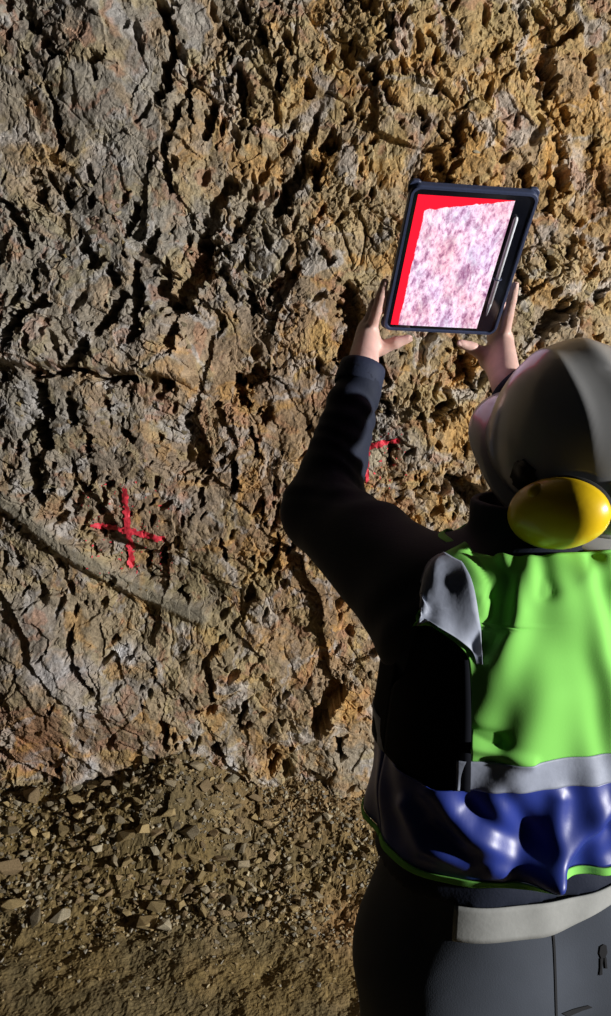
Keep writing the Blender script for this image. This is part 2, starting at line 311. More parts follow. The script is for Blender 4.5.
gx = axis_coords(-3.2, 3.2, -1.0, 1.0, .0030); gz = axis_coords(-.3, 3.6, .25, 2.62, .0030)
GX, GZ = np.meshgrid(gx, gz)
WH = wall_height(GX, GZ)
jit = .0035
verts = np.stack([GX + jit * noise(GX * 60, GZ * 60, 301), wall_y(GZ) - WH, GZ + jit * noise(GX * 60 + 9, GZ * 60, 303)], -1)
me = mesh_np('wall_back', verts.reshape(-1, 3), grid_quads(len(gz), len(gx)), smooth=False)
ca = me.attributes.new('zone', 'FLOAT_COLOR', 'POINT')
ca.data.foreach_set('color', np.concatenate([wall_color(GX, GZ), np.ones(GX.shape + (1,))], -1).astype(np.float32).ravel())
WALL = tag(obj('wall_back', me, M_ROCK), 'rough fractured grey and orange rock face of the mine heading', kind='structure')

# spray-painted survey marks: thin skins that follow the rock
def paint_mark(name, strokes, label, seed):
    sx = []; step = .0028
    P = [[wpx(*q) for q in s[0]] for s in strokes]
    allp = np.concatenate([np.array(p) for p in P]); lo = allp.min(0) - .03; hi = allp.max(0) + .03
    xs = np.arange(lo[0], hi[0], step); zs = np.arange(lo[1], hi[1], step); X, Z = np.meshgrid(xs, zs)
    m = np.zeros(X.shape)
    jx = X + .004 * fbm(X * 60, Z * 60, 3, seed); jz = Z + .004 * fbm(X * 60 + 3, Z * 60, 3, seed + 1)
    for (pts, w), pp in zip(strokes, P):
        for a, b in zip(pp[:-1], pp[1:]): m = np.maximum(m, 1 - seg_dist(jx, jz, a, b)[0] / (w / 352.0))
    m = m + .30 * fbm(X * 110, Z * 110, 2, seed + 5)
    keep = m > .12
    q = grid_quads(len(zs), len(xs)); k = keep.ravel()[q].all(1); q = q[k]
    h0 = wall_height(X, Z); hm = h0.copy()
    for a in (-1, 0, 1):
        for b in (-1, 0, 1): hm = np.maximum(hm, np.roll(np.roll(h0, a, 0), b, 1))
    V = np.stack([X, wall_y(Z) - np.maximum(h0 + .004, hm * .6 + h0 * .4 + .004), Z], -1).reshape(-1, 3)
    used, inv = np.unique(q, return_inverse=True)
    o = obj(name, mesh_np(name, V[used], inv.reshape(-1, 4), smooth=True), M_PAINT, WALL); o['label'] = label; return o
M_PAINT = new_mat('red_spray_paint', (.78, .045, .075), .55, bump=.4, bscale=200, var=.25, vscale=90)
paint_mark('paint_cross', [([(126, 490), (127, 535), (127, 570)], 4.2), ([(92, 528), (127, 532), (162, 540)], 4.4)], 'red spray-painted survey cross on the rock', 401)
paint_mark('paint_corner_mark', [([(364, 470), (368, 445), (396, 440)], 3.6), ([(366, 478), (365, 460)], 3.2)], 'faint red spray-painted corner mark beside the raised arm', 411)

print('wall', time.time() - T0)
# ------------------------------------------------------------------ ground and rubble slope
HEAP = px(165, 760, 2.45)
def ground(x, y):
    s = y - (2.12 - .04 * np.sin(x * 3.0) + .05 * np.exp(-((x - .15) / .3) ** 2))
    z = .012 + .035 * sstep(1.3, 2.1, y) + .66 * .5 * (s + np.sqrt(s * s + .012))
    z = z + .15 * np.exp(-((x - HEAP[0] - .02) / .15) ** 2) * sstep(2.18, 2.44, y)
    z = z + .05 * np.exp(-((x + .62) / .14) ** 2 - ((y - 2.42) / .10) ** 2)
    z = z + .016 * fbm(x * 5, y * 5, 3, 501) * sstep(1.4, 2.0, y) + .004 * fbm(x * 30, y * 30, 3, 505)
    f, e, _ = facets(x * 60, y * 60, 511, .8); f2, e2, _ = facets(x * 28, y * 28, 521, .8)
    k = sstep(1.95, 2.25, y) * (.45 + .55 * sstep(-.3, .3, fbm(x * 6, y * 6, 2, 515)))
    hp = np.exp(-((x - HEAP[0]) / .24) ** 2) * sstep(2.1, 2.25, y); return z + (.0075 * f + (.010 + .010 * hp) * f2) * (.12 + 1.0 * k) + .0018 * noise(x * 130, y * 130, 531)
fx = axis_coords(-3.2, 3.2, -.98, .70, .0034); fy = axis_coords(-1.6, 2.95, 1.72, 2.56, .0034)
FX, FY = np.meshgrid(fx, fy); FZ = ground(FX, FY)
def ground_at(x, y):
    i = min(max(int(np.searchsorted(fx, x)) - 1, 0), len(fx) - 2); j = min(max(int(np.searchsorted(fy, y)) - 1, 0), len(fy) - 2)
    a = (x - fx[i]) / (fx[i + 1] - fx[i]); b = (y - fy[j]) / (fy[j + 1] - fy[j])
    return float((FZ[j, i] * (1 - a) + FZ[j, i + 1] * a) * (1 - b) + (FZ[j + 1, i] * (1 - a) + FZ[j + 1, i + 1] * a) * b)
me = mesh_np('floor', np.stack([FX, FY, FZ], -1).reshape(-1, 3), grid_quads(len(fy), len(fx)), smooth=False)
gc = np.ones(FX.shape + (3,)) * np.array((.185, .132, .052))
t = sstep(-.3, .4, fbm(FX * 4, FY * 4, 4, 541))[..., None]; gc = gc * (1 - t) + np.array((.155, .118, .055)) * t
t = (np.exp(-(((FX - .13) / .10) ** 2 + ((FY - 2.12) / .10) ** 2)) * .7)[..., None]; gc = gc * (1 - t) + np.array((.36, .20, .085)) * t
t = (np.exp(-(((FX - .1) / .35) ** 2 + ((FY - 2.45) / .09) ** 2)) * .7)[..., None]; gc = gc * (1 - t) + np.array((.27, .175, .085)) * t
ca = me.attributes.new('zone', 'FLOAT_COLOR', 'POINT')
ca.data.foreach_set('color', np.concatenate([gc, np.ones(FX.shape + (1,))], -1).astype(np.float32).ravel())
FLOOR = tag(obj('floor', me, M_EARTH), 'muddy brown mine floor rising to a slope of broken rock', kind='structure')

print('ground', time.time() - T0)
# ------------------------------------------------------------------ loose stones
rng = np.random.default_rng(7)
def stone_mesh(name, seed, n=14, squash=(1, .8, .6)):
    r = np.random.default_rng(seed); p = r.normal(size=(n, 3)); p /= np.linalg.norm(p, axis=1)[:, None]; p *= r.uniform(.62, 1.0, (n, 1)) * np.array(squash) * .5
    bm = bmesh.new(); [bm.verts.new(q) for q in p]; bmesh.ops.convex_hull(bm, input=list(bm.verts))
    for v in [v for v in bm.verts if not v.link_faces]: bm.verts.remove(v)
    bmesh.ops.bevel(bm, geom=list(bm.edges), offset=.014, segments=1, affect='EDGES', profile=.6)
    bmesh.ops.triangulate(bm, faces=list(bm.faces)); bmesh.ops.recalc_face_normals(bm, faces=list(bm.faces))
    me = bpy.data.meshes.new(name); bm.to_mesh(me); bm.free(); return me
M_STONES = [rock_mat('ochre_stone', .8, (.36, .27, .13)), rock_mat('brown_stone', .8, (.29, .21, .115)), rock_mat('grey_stone', .8, (.26, .215, .14)), rock_mat('pale_stone', .8, (.38, .33, .23))]
PROTO = {}
for mi in range(4):
    for k in range(5):
        m = stone_mesh('stone', 40 + k, 9 + k, (1, .85 - .06 * k, .62 + .05 * (k % 3))); m.materials.append(M_STONES[mi]); PROTO[mi, k] = m
def gpx(u, v):
    """pixel to the ground"""
    d = ray(u, v); y = 2.1
    for _ in range(30):
        p = CAM + d * (y / d[1]); zg = ground_at(p[0], y); y += .5 * (p[2] - zg) / max(.3, -d[2] / d[1] + .5)
    return np.array([CAM[0] + d[0] * (y / d[1]), y, zg])
def put_stone(x, y, size, mi, k, r, sink=.28):
    z = ground_at(x, y)
    o = bpy.data.objects.new('stone', PROTO[mi, k]); COL.objects.link(o)
    o.location = (x, y, z + size * (.5 * .62 - sink)); o.scale = (size * r.uniform(.85, 1.15), size * r.uniform(.85, 1.15), size * r.uniform(.8, 1.1))
    o.rotation_euler = (r.uniform(-.5, .5), r.uniform(-.5, .5), r.uniform(0, 6.28)); return o
SINGLE = [  # pixel, size in px, material, label
    (156, 910, 27, 0, 'rust-stained pale stone, upper one of the cluster casting a long shadow'), (148, 926, 25, 0, 'yellowish angular stone, lower left of the shadowed stone cluster'), (165, 930, 20, 3, 'grey stone at the lower right of the shadowed cluster'), (180, 908, 20, 0, 'flat ochre stone right of the rust-stained stone'),
    (14, 914, 27, 0, 'rounded pale ochre stone at the left edge of the floor'), (62, 920, 24, 3, 'pale grey rounded stone casting a shadow toward the left edge stone'), (36, 920, 18, 2, 'small grey stone between the two pale stones at left'),
    (34, 802, 32, 1, 'large brown boulder half buried at the left foot of the rock face'), (10, 872, 30, 1, 'brown stone cut by the left photo edge'), (12, 838, 22, 2, 'grey stone leaning above the left edge brown stone'),
    (143, 832, 24, 0, 'large ochre slab near the middle of the rubble heap'), (126, 840, 22, 0, 'ochre stone on the left shoulder of the rubble heap'), (190, 838, 26, 2, 'long grey slab lying across the rubble heap'), (170, 786, 20, 2, 'grey slab near the crest of the rubble heap'),
    (168, 818, 18, 0, 'ochre block on the upper middle of the heap'), (255, 820, 16, 0, 'single yellow stone on bare slope right of the heap'), (328, 818, 14, 3, 'small pale upright stone on the slope near the worker'), (232, 905, 18, 2, 'bluish grey stone at the lower right end of the rubble'), (240, 886, 16, 0, 'yellow flat stone at the right end of the rubble'),
    (130, 768, 16, 2, 'grey stone at the upper left rim of the heap'), (75, 774, 18, 3, 'upright white stone leaning at the foot of the rock face'), (204, 915, 16, 0, 'small ochre stone right of the shadowed cluster')]
taken = []
for i, (u, v, s, mi, lab) in enumerate(SINGLE):
    g = gpx(u, v); size = s / 850.0 * np.linalg.norm(g - CAM) * 1.1; r = np.random.default_rng(900 + i)
    o = put_stone(g[0], g[1], size, mi, i % 5, r, .14); tag(o, lab, 'stone', 'loose stones at the foot of the rock face'); taken.append((g[0], g[1], size))
CLUST = [(150, 815, 62, 40, 105, 8, 16, 'angular stone in the loose rubble heap below the rock face', 'stones of the rubble heap'),
         (205, 840, 60, 40, 38, 6, 12, 'angular stone on the right flank of the rubble heap', 'stones on the right flank of the heap'),
         (120, 885, 100, 22, 50, 6, 11, 'broken stone at the lower edge of the rubble slope', 'stones along the lower edge of the slope'),
         (45, 835, 45, 45, 35, 6, 12, 'stone on the rubble slope by the left edge', 'stones on the left part of the slope'),
         (300, 855, 55, 45, 30, 5, 10, 'stone on the slope beside the standing worker', 'stones on the slope beside the worker'),
         (250, 905, 60, 18, 25, 6, 12, 'stone in the line of rubble left of the worker', 'stones in the line left of the worker')]
n_one = len(SINGLE)
for ci, (cu, cv, su, sv, n, s0, s1, lab, grp) in enumerate(CLUST):
    r = np.random.default_rng(1000 + ci); k = 0; tries = 0
    while k < n and tries < n * 30:
        tries += 1
        u = cu + r.normal() * su * .6; v = cv + r.normal() * sv * .6
        if not (-4 < u < 372 and 758 < v < 1000): continue
        g = gpx(u, v); size = r.uniform(s0, s1) / 850.0 * np.linalg.norm(g - CAM) * 1.35
        if g[1] > 2.47 or any((g[0] - a) ** 2 + (g[1] - b) ** 2 < (.30 * (c + size)) ** 2 for a, b, c in taken): continue
        mi = int(r.choice([0, 0, 1, 1, 2, 2, 3], 1)[0]); o = put_stone(g[0], g[1], size, mi, int(r.integers(5)), r, .16)
        big = 'larger' if size > ((s0 + s1) * .5) / 850.0 * np.linalg.norm(g - CAM) * 1.35 else 'small'
        tag(o, big + ' ' + ('ochre', 'brown', 'drab grey-brown', 'pale')[mi] + ' ' + lab, 'stone', grp); taken.append((g[0], g[1], size)); k += 1; n_one += 1
# the countless gravel between them: one object
def gravel(n, seed):
    r = np.random.default_rng(seed); V = []; T = []; C = []
    base = []
    for k in range(6):
        m = stone_mesh('tmp', 70 + k, 9, (1, .8, .65)); 
        bm = bmesh.new(); rr = np.random.default_rng(90 + k); p = rr.normal(size=(8, 3)); p /= np.linalg.norm(p, axis=1)[:, None]; p *= np.array((.5, .42, .33))
        [bm.verts.new(q) for q in p]; bmesh.ops.convex_hull(bm, input=list(bm.verts)); bmesh.ops.triangulate(bm, faces=list(bm.faces)); bm.verts.index_update()
        base.append((np.array([v.co[:] for v in bm.verts]), np.array([[v.index for v in f.verts] for f in bm.faces]))); bm.free(); bpy.data.meshes.remove(m)
    xs = r.uniform(-.97, .62, n * 4); ys = 1.85 + .66 * r.random(n * 4) ** .75
    dens = .10 + .9 * sstep(2.0, 2.2, ys) * (.30 + .7 * sstep(-.25, .25, fbm(xs * 5, ys * 5, 2, 601))); keep = r.random(n * 4) < dens; xs, ys = xs[keep][:n], ys[keep][:n]
    zs = ground(xs, ys); off = 0
    pal = np.array([(.34, .25, .12), (.29, .215, .115), (.31, .285, .23), (.40, .34, .22)])
    for x, y, z in zip(xs, ys, zs):
        b, t = base[r.integers(6)]; s = .006 + .014 * r.random() ** 2.5; a = r.uniform(0, 6.28); c, q = math.cos(a), math.sin(a); e = r.uniform(-.6, .6)
        R = np.array([[c, -q, 0], [q, c, 0], [0, 0, 1]]) @ np.array([[1, 0, 0], [0, math.cos(e), -math.sin(e)], [0, math.sin(e), math.cos(e)]])
        V.append(b @ R.T * s + (x, y, z + .15 * s)); T.append(t + off); off += len(b); C.append(np.repeat((pal[r.integers(4)] * r.uniform(.75, 1.25))[None], len(b), 0))
    me = mesh_np('gravel', np.concatenate(V), None, np.concatenate(T), smooth=False); C = np.concatenate(C)
    ca = me.attributes.new('zone', 'FLOAT_COLOR', 'POINT'); ca.data.foreach_set('color', np.concatenate([C, np.ones((len(C), 1))], 1).astype(np.float32).ravel()); return me
tag(obj('gravel', gravel(6500, 77), M_EARTH), 'fine brown gravel and chips spread over the rubble slope', 'gravel', kind='stuff')

# loose angular fragments still wedged in the face: parts of the wall
frag_spots = [(95, 425, 75, 38, 70, 5, 13), (225, 275, 50, 45, 45, 5, 12), (370, 425, 28, 28, 16, 5, 10), (130, 215, 60, 50, 40, 5, 12), (115, 582, 40, 14, 22, 4, 9), (390, 110, 80, 60, 40, 5, 11), (540, 270, 40, 40, 26, 5, 12)]
for ci, (cu, cv, su, sv, n, s0, s1) in enumerate(frag_spots):
    r = np.random.default_rng(1200 + ci)
    U = wpx(0, 0); pts = np.array([wpx(cu + r.normal() * su * .6, cv + r.normal() * sv * .6) for _ in range(n)])
    W3 = wall_point(pts[:, 0], pts[:, 1])
    for p in W3:
        s = r.uniform(s0, s1) / 352.0
        mi = int(r.choice([0, 1, 2, 2, 3], 1)[0]) if ci not in (5,) else int(r.choice([0, 0, 1, 3], 1)[0])
        o = bpy.data.objects.new('rock_fragment', PROTO[mi, int(r.integers(5))]); COL.objects.link(o); o.parent = WALL
        o.location = p + np.array([0, .10 * s, 0]); o.scale = (s * r.uniform(.6, 1.2), s * .8, s * r.uniform(.8, 1.4)); o.rotation_euler = tuple(r.uniform(-.7, .7, 3))

print('stones', time.time() - T0)
#PERSON#
# ------------------------------------------------------------------ signed distance modelling
def rcone(p, a, b, ra, rb):
    a = np.asarray(a, float); b = np.asarray(b, float); ab = b - a
    t = np.clip(((p - a) @ ab) / (ab @ ab + 1e-12), 0, 1)
    return np.linalg.norm(p - a - t[..., None] * ab, axis=-1) - (ra + (rb - ra) * t)
def ell(p, c, r, R=None):
    q = p - np.asarray(c, float)
    if R is not None: q = q @ R
    r = np.asarray(r, float); k = np.linalg.norm(q / r, axis=-1); return (k - 1) * r.min()
def smin(a, b, k):
    h = np.clip(.5 + .5 * (b - a) / k, 0, 1); return b + (a - b) * h - k * h * (1 - h)
def chain(p, pts, rad, k=.004):
    d = None
    for i in range(len(pts) - 1):
        e = rcone(p, pts[i], pts[i + 1], rad[i], rad[i + 1]); d = e if d is None else smin(d, e, k)
    return d
def nets(sdf, lo, hi, h, B=8, slack=2.2):
    """sparse surface nets: verts, quads"""
    lo = np.asarray(lo, float); hi = np.asarray(hi, float); nb = np.ceil((hi - lo) / (h * B)).astype(int)
    I = np.stack(np.meshgrid(*[np.arange(n) for n in nb], indexing='ij'), -1).reshape(-1, 3)
    d = sdf(lo + (I + .5) * h * B); I = I[np.abs(d) < h * B * .87 * slack]
    o = np.stack(np.meshgrid(*[np.arange(B + 1)] * 3, indexing='ij'), -1)
    cells = []; pos = []; edges = [[], [], []]; N = nb * B + 3
    for s in range(0, len(I), 400):
        Ib = I[s:s + 400]; G = Ib[:, None, None, None, :] * B + o
        V = sdf((lo + G * h).reshape(-1, 3)).reshape(G.shape[:-1])
        sg = V < 0
        acc = np.zeros(V.shape[:1] + (B, B, B, 3)); cnt = np.zeros(V.shape[:1] + (B, B, B))
        for ax in range(3):
            a1, a2 = [k for k in range(3) if k != ax]
            for b1 in (0, 1):
                for b2 in (0, 1):
                    sl = [slice(0, B)] * 3; sl[a1] = slice(b1, B + b1); sl[a2] = slice(b2, B + b2); s2 = list(sl); s2[ax] = slice(1, B + 1)
                    v0 = V[(slice(None), *sl)]; v1 = V[(slice(None), *s2)]; cr = (v0 < 0) != (v1 < 0)
                    t = np.where(cr, v0 / np.where(cr, v0 - v1, 1), 0)
                    q = np.zeros(v0.shape + (3,)); q[..., ax] = t; q[..., a1] = b1; q[..., a2] = b2
                    acc += np.where(cr[..., None], q, 0); cnt += cr
                    if b1 == 0 and b2 == 0:
                        w = np.argwhere(cr); g = Ib[w[:, 0]] * B + w[:, 1:]; edges[ax].append(np.c_[g, sg[(w[:, 0], w[:, 1], w[:, 2], w[:, 3])]])
        w = np.argwhere(cnt > 0); g = Ib[w[:, 0]] * B + w[:, 1:]
        cells.append(g); pos.append(lo + (g + acc[tuple(w.T)] / cnt[tuple(w.T)][:, None]) * h)
    cells = np.concatenate(cells); pos = np.concatenate(pos)
    key = lambda g: (g[:, 0].astype(np.int64) * N[1] + g[:, 1]) * N[2] + g[:, 2]
    ck = key(cells); od = np.argsort(ck); ck = ck[od]; pos = pos[od]; quads = []
    for ax in range(3):
        e = np.concatenate(edges[ax]); g = e[:, :3]; fl = e[:, 3] > 0; a1, a2 = (ax + 1) % 3, (ax + 2) % 3; idx = []; ok = np.ones(len(g), bool)
        for s1, s2 in ((0, 0), (1, 0), (1, 1), (0, 1)):
            q = g.copy(); q[:, a1] -= s1; q[:, a2] -= s2; k = key(q); i = np.clip(np.searchsorted(ck, k), 0, len(ck) - 1); ok &= ck[i] == k; idx.append(i)
        Q = np.stack(idx, 1); Q[~fl] = Q[~fl][:, ::-1]; quads.append(Q[ok])
    return pos, np.concatenate(quads)
def relax(V, Q, it=2, lam=.5):
    E = np.concatenate([Q[:, [0, 1]], Q[:, [1, 2]], Q[:, [2, 3]], Q[:, [3, 0]]]); E = np.concatenate([E, E[:, ::-1]])
    n = np.bincount(E[:, 0], minlength=len(V)).astype(float)[:, None] + 1e-9
    for _ in range(it):
        s = np.stack([np.bincount(E[:, 0], V[E[:, 1], k], minlength=len(V)) for k in range(3)], 1); V = V + lam * (s / n - V)
    return V
def solid(name, sdf, lo, hi, h, mat, parent=None, it=2):
    V, Q = nets(sdf, lo, hi, h); V = relax(V, Q, it); return obj(name, mesh_np(name, V, Q, smooth=True), mat, parent)
def unit(v): v = np.asarray(v, float); return v / np.linalg.norm(v)
def axis_rot(axis, a):
    k = unit(axis); K = np.array([[0, -k[2], k[1]], [k[2], 0, -k[0]], [-k[1], k[0], 0]]); return np.eye(3) + math.sin(a) * K + (1 - math.cos(a)) * K @ K

# ------------------------------------------------------------------ tablet: pose solved from its four corners
TW, TH, TT = .194, .256, .012
TR = axis_rot((0.66628162, 0.0765546, 0.08998867), np.linalg.norm((0.66628162, 0.0765546, 0.08998867)))
TC = CAM + .94 * (np.array([0.25232647, 1.46975255, 1.77328141]) - CAM)
EX, EY, EZ = TR[:, 0], TR[:, 1], TR[:, 2]; TN = -EY
def tl(a, b, c): return TC + EX * a + EZ * b + TN * c         # tablet coordinates: right, up, towards the viewer
def on_tab(u, v):
    d = ray(u, v); t = ((TC - CAM) @ TN) / (d @ TN); q = CAM + d * t - TC; return q @ EX, q @ EZ
M_CASE = new_mat('navy_rubber_case', (.038, .052, .11), .5, bump=.15, bscale=300)
M_GLASS = new_mat('black_bezel_glass', (.006, .007, .012), .12, coat=.6)
M_STYLUS = new_mat('white_stylus_plastic', (.72, .75, .82), .25)
M_NIB = new_mat('grey_nib', (.35, .36, .4), .4)
def rrect(w, h, r, n=6):
    P = []
    for cx, cy, a0 in ((w / 2 - r, h / 2 - r, 0), (-w / 2 + r, h / 2 - r, 90), (-w / 2 + r, -h / 2 + r, 180), (w / 2 - r, -h / 2 + r, 270)):
        for i in range(n + 1):
            a = math.radians(a0 + 90 * i / n); P.append((cx + r * math.cos(a), cy + r * math.sin(a)))
    return np.array(P)
def tab_prism(name, loops, mat, parent):
    """stack of outlines (2-D points, depth) in tablet coordinates, closed at both ends"""
    n = len(loops[0][0]); V = np.concatenate([[tl(a, b, c) for a, b in P] for P, c in loops]); Q = grid_quads(len(loops), n, True)
    me = bpy.data.meshes.new(name); F = [tuple(q) for q in Q] + [tuple(range(n))[::-1], tuple((len(loops) - 1) * n + i for i in range(n))]
    me.from_pydata([tuple(v) for v in V], [], F); bm = bmesh.new(); bm.from_mesh(me); bmesh.ops.recalc_face_normals(bm, faces=bm.faces); bm.to_mesh(me); bm.free()
    return obj(name, me, mat, parent)
TABLET = bpy.data.objects.new('tablet_computer', None); COL.objects.link(TABLET); TABLET.empty_display_size = .05
tag(TABLET, 'tablet in a dark navy case held overhead, its lit screen showing pink rock', 'tablet')
sc = [on_tab(421, 194), on_tab(523, 200), on_tab(473, 326), on_tab(391, 325)]
sx0, sx1 = -.003 + (sc[0][0] + sc[3][0]) / 2, -.003 + (sc[1][0] + sc[2][0]) / 2; sz0, sz1 = (sc[2][1] + sc[3][1]) / 2, (sc[0][1] + sc[1][1]) / 2
tab_prism('case', [(rrect(TW - .006, TH - .006, .012), -TT), (rrect(TW, TH, .014), -TT + .003), (rrect(TW, TH, .014), .002), (rrect(TW - .003, TH - .003, .0135), .0045), (rrect(TW - .010, TH - .010, .011), .0045), (rrect(TW - .012, TH - .012, .010), .0015)], M_CASE, TABLET)
for (u0, u1, b0, b1) in ((-TW / 2 - .002, -TW / 2 + .018, TH / 2 - .020, TH / 2 + .002), (TW / 2 - .018, TW / 2 + .002, TH / 2 - .020, TH / 2 + .002), (-TW / 2 - .002, -TW / 2 + .018, -TH / 2 - .002, -TH / 2 + .018), (TW / 2 - .018, TW / 2 + .002, -TH / 2 - .002, -TH / 2 + .018)):
    P = rrect(u1 - u0, b1 - b0, .008) + ((u0 + u1) / 2, (b0 + b1) / 2); P2 = (P - P.mean(0)) * .9 + P.mean(0)
    # corner bumpers wrap the back corners
    tab_prism('corner_bumper', [(P2, -TT - .003), (P, -TT - .001), (P, -TT + .005), (P2, -TT + .006)], M_CASE, TABLET)
tab_prism('bezel', [(rrect(TW - .013, TH - .013, .009), .0012), (rrect(TW - .013, TH - .013, .009), .0022)], M_GLASS, TABLET)
# the lit screen
ms = bpy.data.materials.new('tablet_screen'); ms.use_nodes = True; nt = ms.node_tree; nt.nodes.clear()
out = nt.nodes.new('ShaderNodeOutputMaterial'); em = nt.nodes.new('ShaderNodeEmission'); uvn = nt.nodes.new('ShaderNodeUVMap'); uvn.uv_map = 'UVMap'
def node(t, **kw):
    n = nt.nodes.new(t)
    for k, v in kw.items(): setattr(n, k, v)
    return n
def lk(a, b): nt.links.new(a, b)
mp = node('ShaderNodeMapping'); mp.inputs['Rotation'].default_value = (0, 0, .5); mp.inputs['Scale'].default_value = (1.0, .8, 1); lk(uvn.outputs[0], mp.inputs[0])
n1 = node('ShaderNodeTexNoise'); n1.inputs['Scale'].default_value = 17; n1.inputs['Detail'].default_value = 8; n1.inputs['Roughness'].default_value = .72; n1.inputs['Distortion'].default_value = .25; lk(mp.outputs[0], n1.inputs['Vector'])
n2 = node('ShaderNodeTexNoise'); n2.inputs['Scale'].default_value = 2.6; n2.inputs['Detail'].default_value = 3; lk(uvn.outputs[0], n2.inputs['Vector'])
r1 = node('ShaderNodeValToRGB'); e = r1.color_ramp.elements
e[0].position = .32; e[0].color = (.22, .10, .20, 1); e[1].position = .60; e[1].color = (1, .95, .99, 1)
x = e.new(.41); x.color = (.62, .34, .50, 1); x = e.new(.49); x.color = (.90, .66, .80, 1)
lk(n1.outputs['Fac'], r1.inputs[0])
r2 = node('ShaderNodeValToRGB'); e = r2.color_ramp.elements; e[0].position = .36; e[0].color = (1, .80, .80, 1); e[1].position = .62; e[1].color = (.88, .88, 1, 1); x = e.new(.5); x.color = (1, .95, 1, 1)
lk(n2.outputs['Fac'], r2.inputs[0])
n3 = node('ShaderNodeTexNoise'); n3.inputs['Scale'].default_value = 5.5; n3.inputs['Detail'].default_value = 7; n3.inputs['Roughness'].default_value = .7; lk(mp.outputs[0], n3.inputs['Vector'])
r3 = node('ShaderNodeValToRGB'); e = r3.color_ramp.elements; e[0].position = .36; e[0].color = (.45, .30, .42, 1); e[1].position = .50; e[1].color = (1, 1, 1, 1); lk(n3.outputs['Fac'], r3.inputs[0])
mx0 = node('ShaderNodeMix', data_type='RGBA', blend_type='MULTIPLY'); mx0.inputs[0].default_value = 1; lk(r2.outputs[0], mx0.inputs[6]); lk(r3.outputs[0], mx0.inputs[7])
mx = node('ShaderNodeMix', data_type='RGBA', blend_type='MULTIPLY'); mx.inputs[0].default_value = 1; lk(r1.outputs[0], mx.inputs[6]); lk(mx0.outputs[2], mx.inputs[7])
sep = node('ShaderNodeSeparateXYZ'); lk(uvn.outputs[0], sep.inputs[0])
nj = node('ShaderNodeTexNoise'); nj.inputs['Scale'].default_value = 16; lk(uvn.outputs[0], nj.inputs['Vector'])
def math_n(op, a, b):
    n = node('ShaderNodeMath', operation=op)
    for i, v in enumerate((a, b)):
        if isinstance(v, (int, float)): n.inputs[i].default_value = v
        else: lk(v, n.inputs[i])
    return n.outputs[0]
jt = math_n('MULTIPLY', math_n('SUBTRACT', nj.outputs['Fac'], .5), .035)
left = math_n('LESS_THAN', sep.outputs[0], math_n('ADD', math_n('MULTIPLY', sep.outputs[1], .02), math_n('ADD', jt, .085)))
top = math_n('GREATER_THAN', sep.outputs[1], math_n('ADD', math_n('ADD', math_n('MULTIPLY', sep.outputs[0], .115), .885), jt))
red = math_n('MAXIMUM', left, top)
m2 = node('ShaderNodeMix', data_type='RGBA'); m2.inputs[7].default_value = (1.0, .012, .035, 1); lk(red, m2.inputs[0]); lk(mx.outputs[2], m2.inputs[6])
lk(m2.outputs[2], em.inputs[0]); em.inputs[1].default_value = 1.2; lk(em.outputs[0], out.inputs[0])
me = bpy.data.meshes.new('screen'); me.from_pydata([tuple(tl(a, b, .0027)) for a, b in ((sx0, sz0), (sx1, sz0), (sx1, sz1), (sx0, sz1))] + [tuple(tl(a, b, .0023)) for a, b in ((sx0, sz0), (sx1, sz0), (sx1, sz1), (sx0, sz1))], [], [(0, 1, 2, 3), (7, 6, 5, 4), (0, 4, 5, 1), (1, 5, 6, 2), (2, 6, 7, 3), (3, 7, 4, 0)])
uvl = me.uv_layers.new(name='UVMap'); UVC = [(0, 0), (1, 0), (1, 1), (0, 1)] * 2
for lp in me.loops: uvl.data[lp.index].uv = UVC[lp.vertex_index]
obj('screen', me, ms, TABLET)['label'] = 'lit screen with a pink view of the rock and red margin'
# stylus clipped along the right bezel
STY = bpy.data.objects.new('stylus_pen', None); COL.objects.link(STY); STY.empty_display_size = .03; tag(STY, 'slim white stylus clipped along the right bezel of the tablet', 'stylus')
q0 = on_tab(524, 216); q1 = on_tab(484, 314); sr = .0034; q0 = (sx1 + .0085, q0[1]); q1 = (sx1 + .0085, q1[1])
P0, P1 = np.array(q0), np.array(q1)
ln = [tl(*(P0 + (P1 - P0) * t), .0022 + sr) for t in (0, .02, .86)]; V, Q, T = tube(ln, [sr * .7, sr, sr], 12); obj('barrel', mesh_np('barrel', V, Q, T), M_STYLUS, STY)
ln = [tl(*(P0 + (P1 - P0) * t), .0022 + sr) for t in (.86, .96, 1.0)]; V, Q, T = tube(ln, [sr, sr * .55, sr * .2], 12); obj('nib', mesh_np('nib', V, Q, T), M_NIB, STY)
# elastic loop of the case that keeps the stylus in place
ln = [tl(*(P0 + (P1 - P0) * .60 + np.array([a, 0])), c) for a, c in ((-.006, .0022), (-.0055, .008), (0, .0108), (.0055, .008), (.006, .0022))]
V, Q, T = tube(ln, .0012, 8); obj('stylus_loop', mesh_np('stylus_loop', V, Q, T), M_CASE, TABLET)

# ------------------------------------------------------------------ worker: measures in the world, torso turned a little to the left
YAW = math.radians(16); RZ = np.array([[math.cos(YAW), -math.sin(YAW), 0], [math.sin(YAW), math.cos(YAW), 0], [0, 0, 1.0]])
ACOL = 532; BX = px(ACOL, 700, 1.03)[0]; O = np.array([BX, 1.01, 0.0])
def tow(p): return np.asarray(p, float) @ RZ.T + O
def tol(p): return (p - O) @ RZ
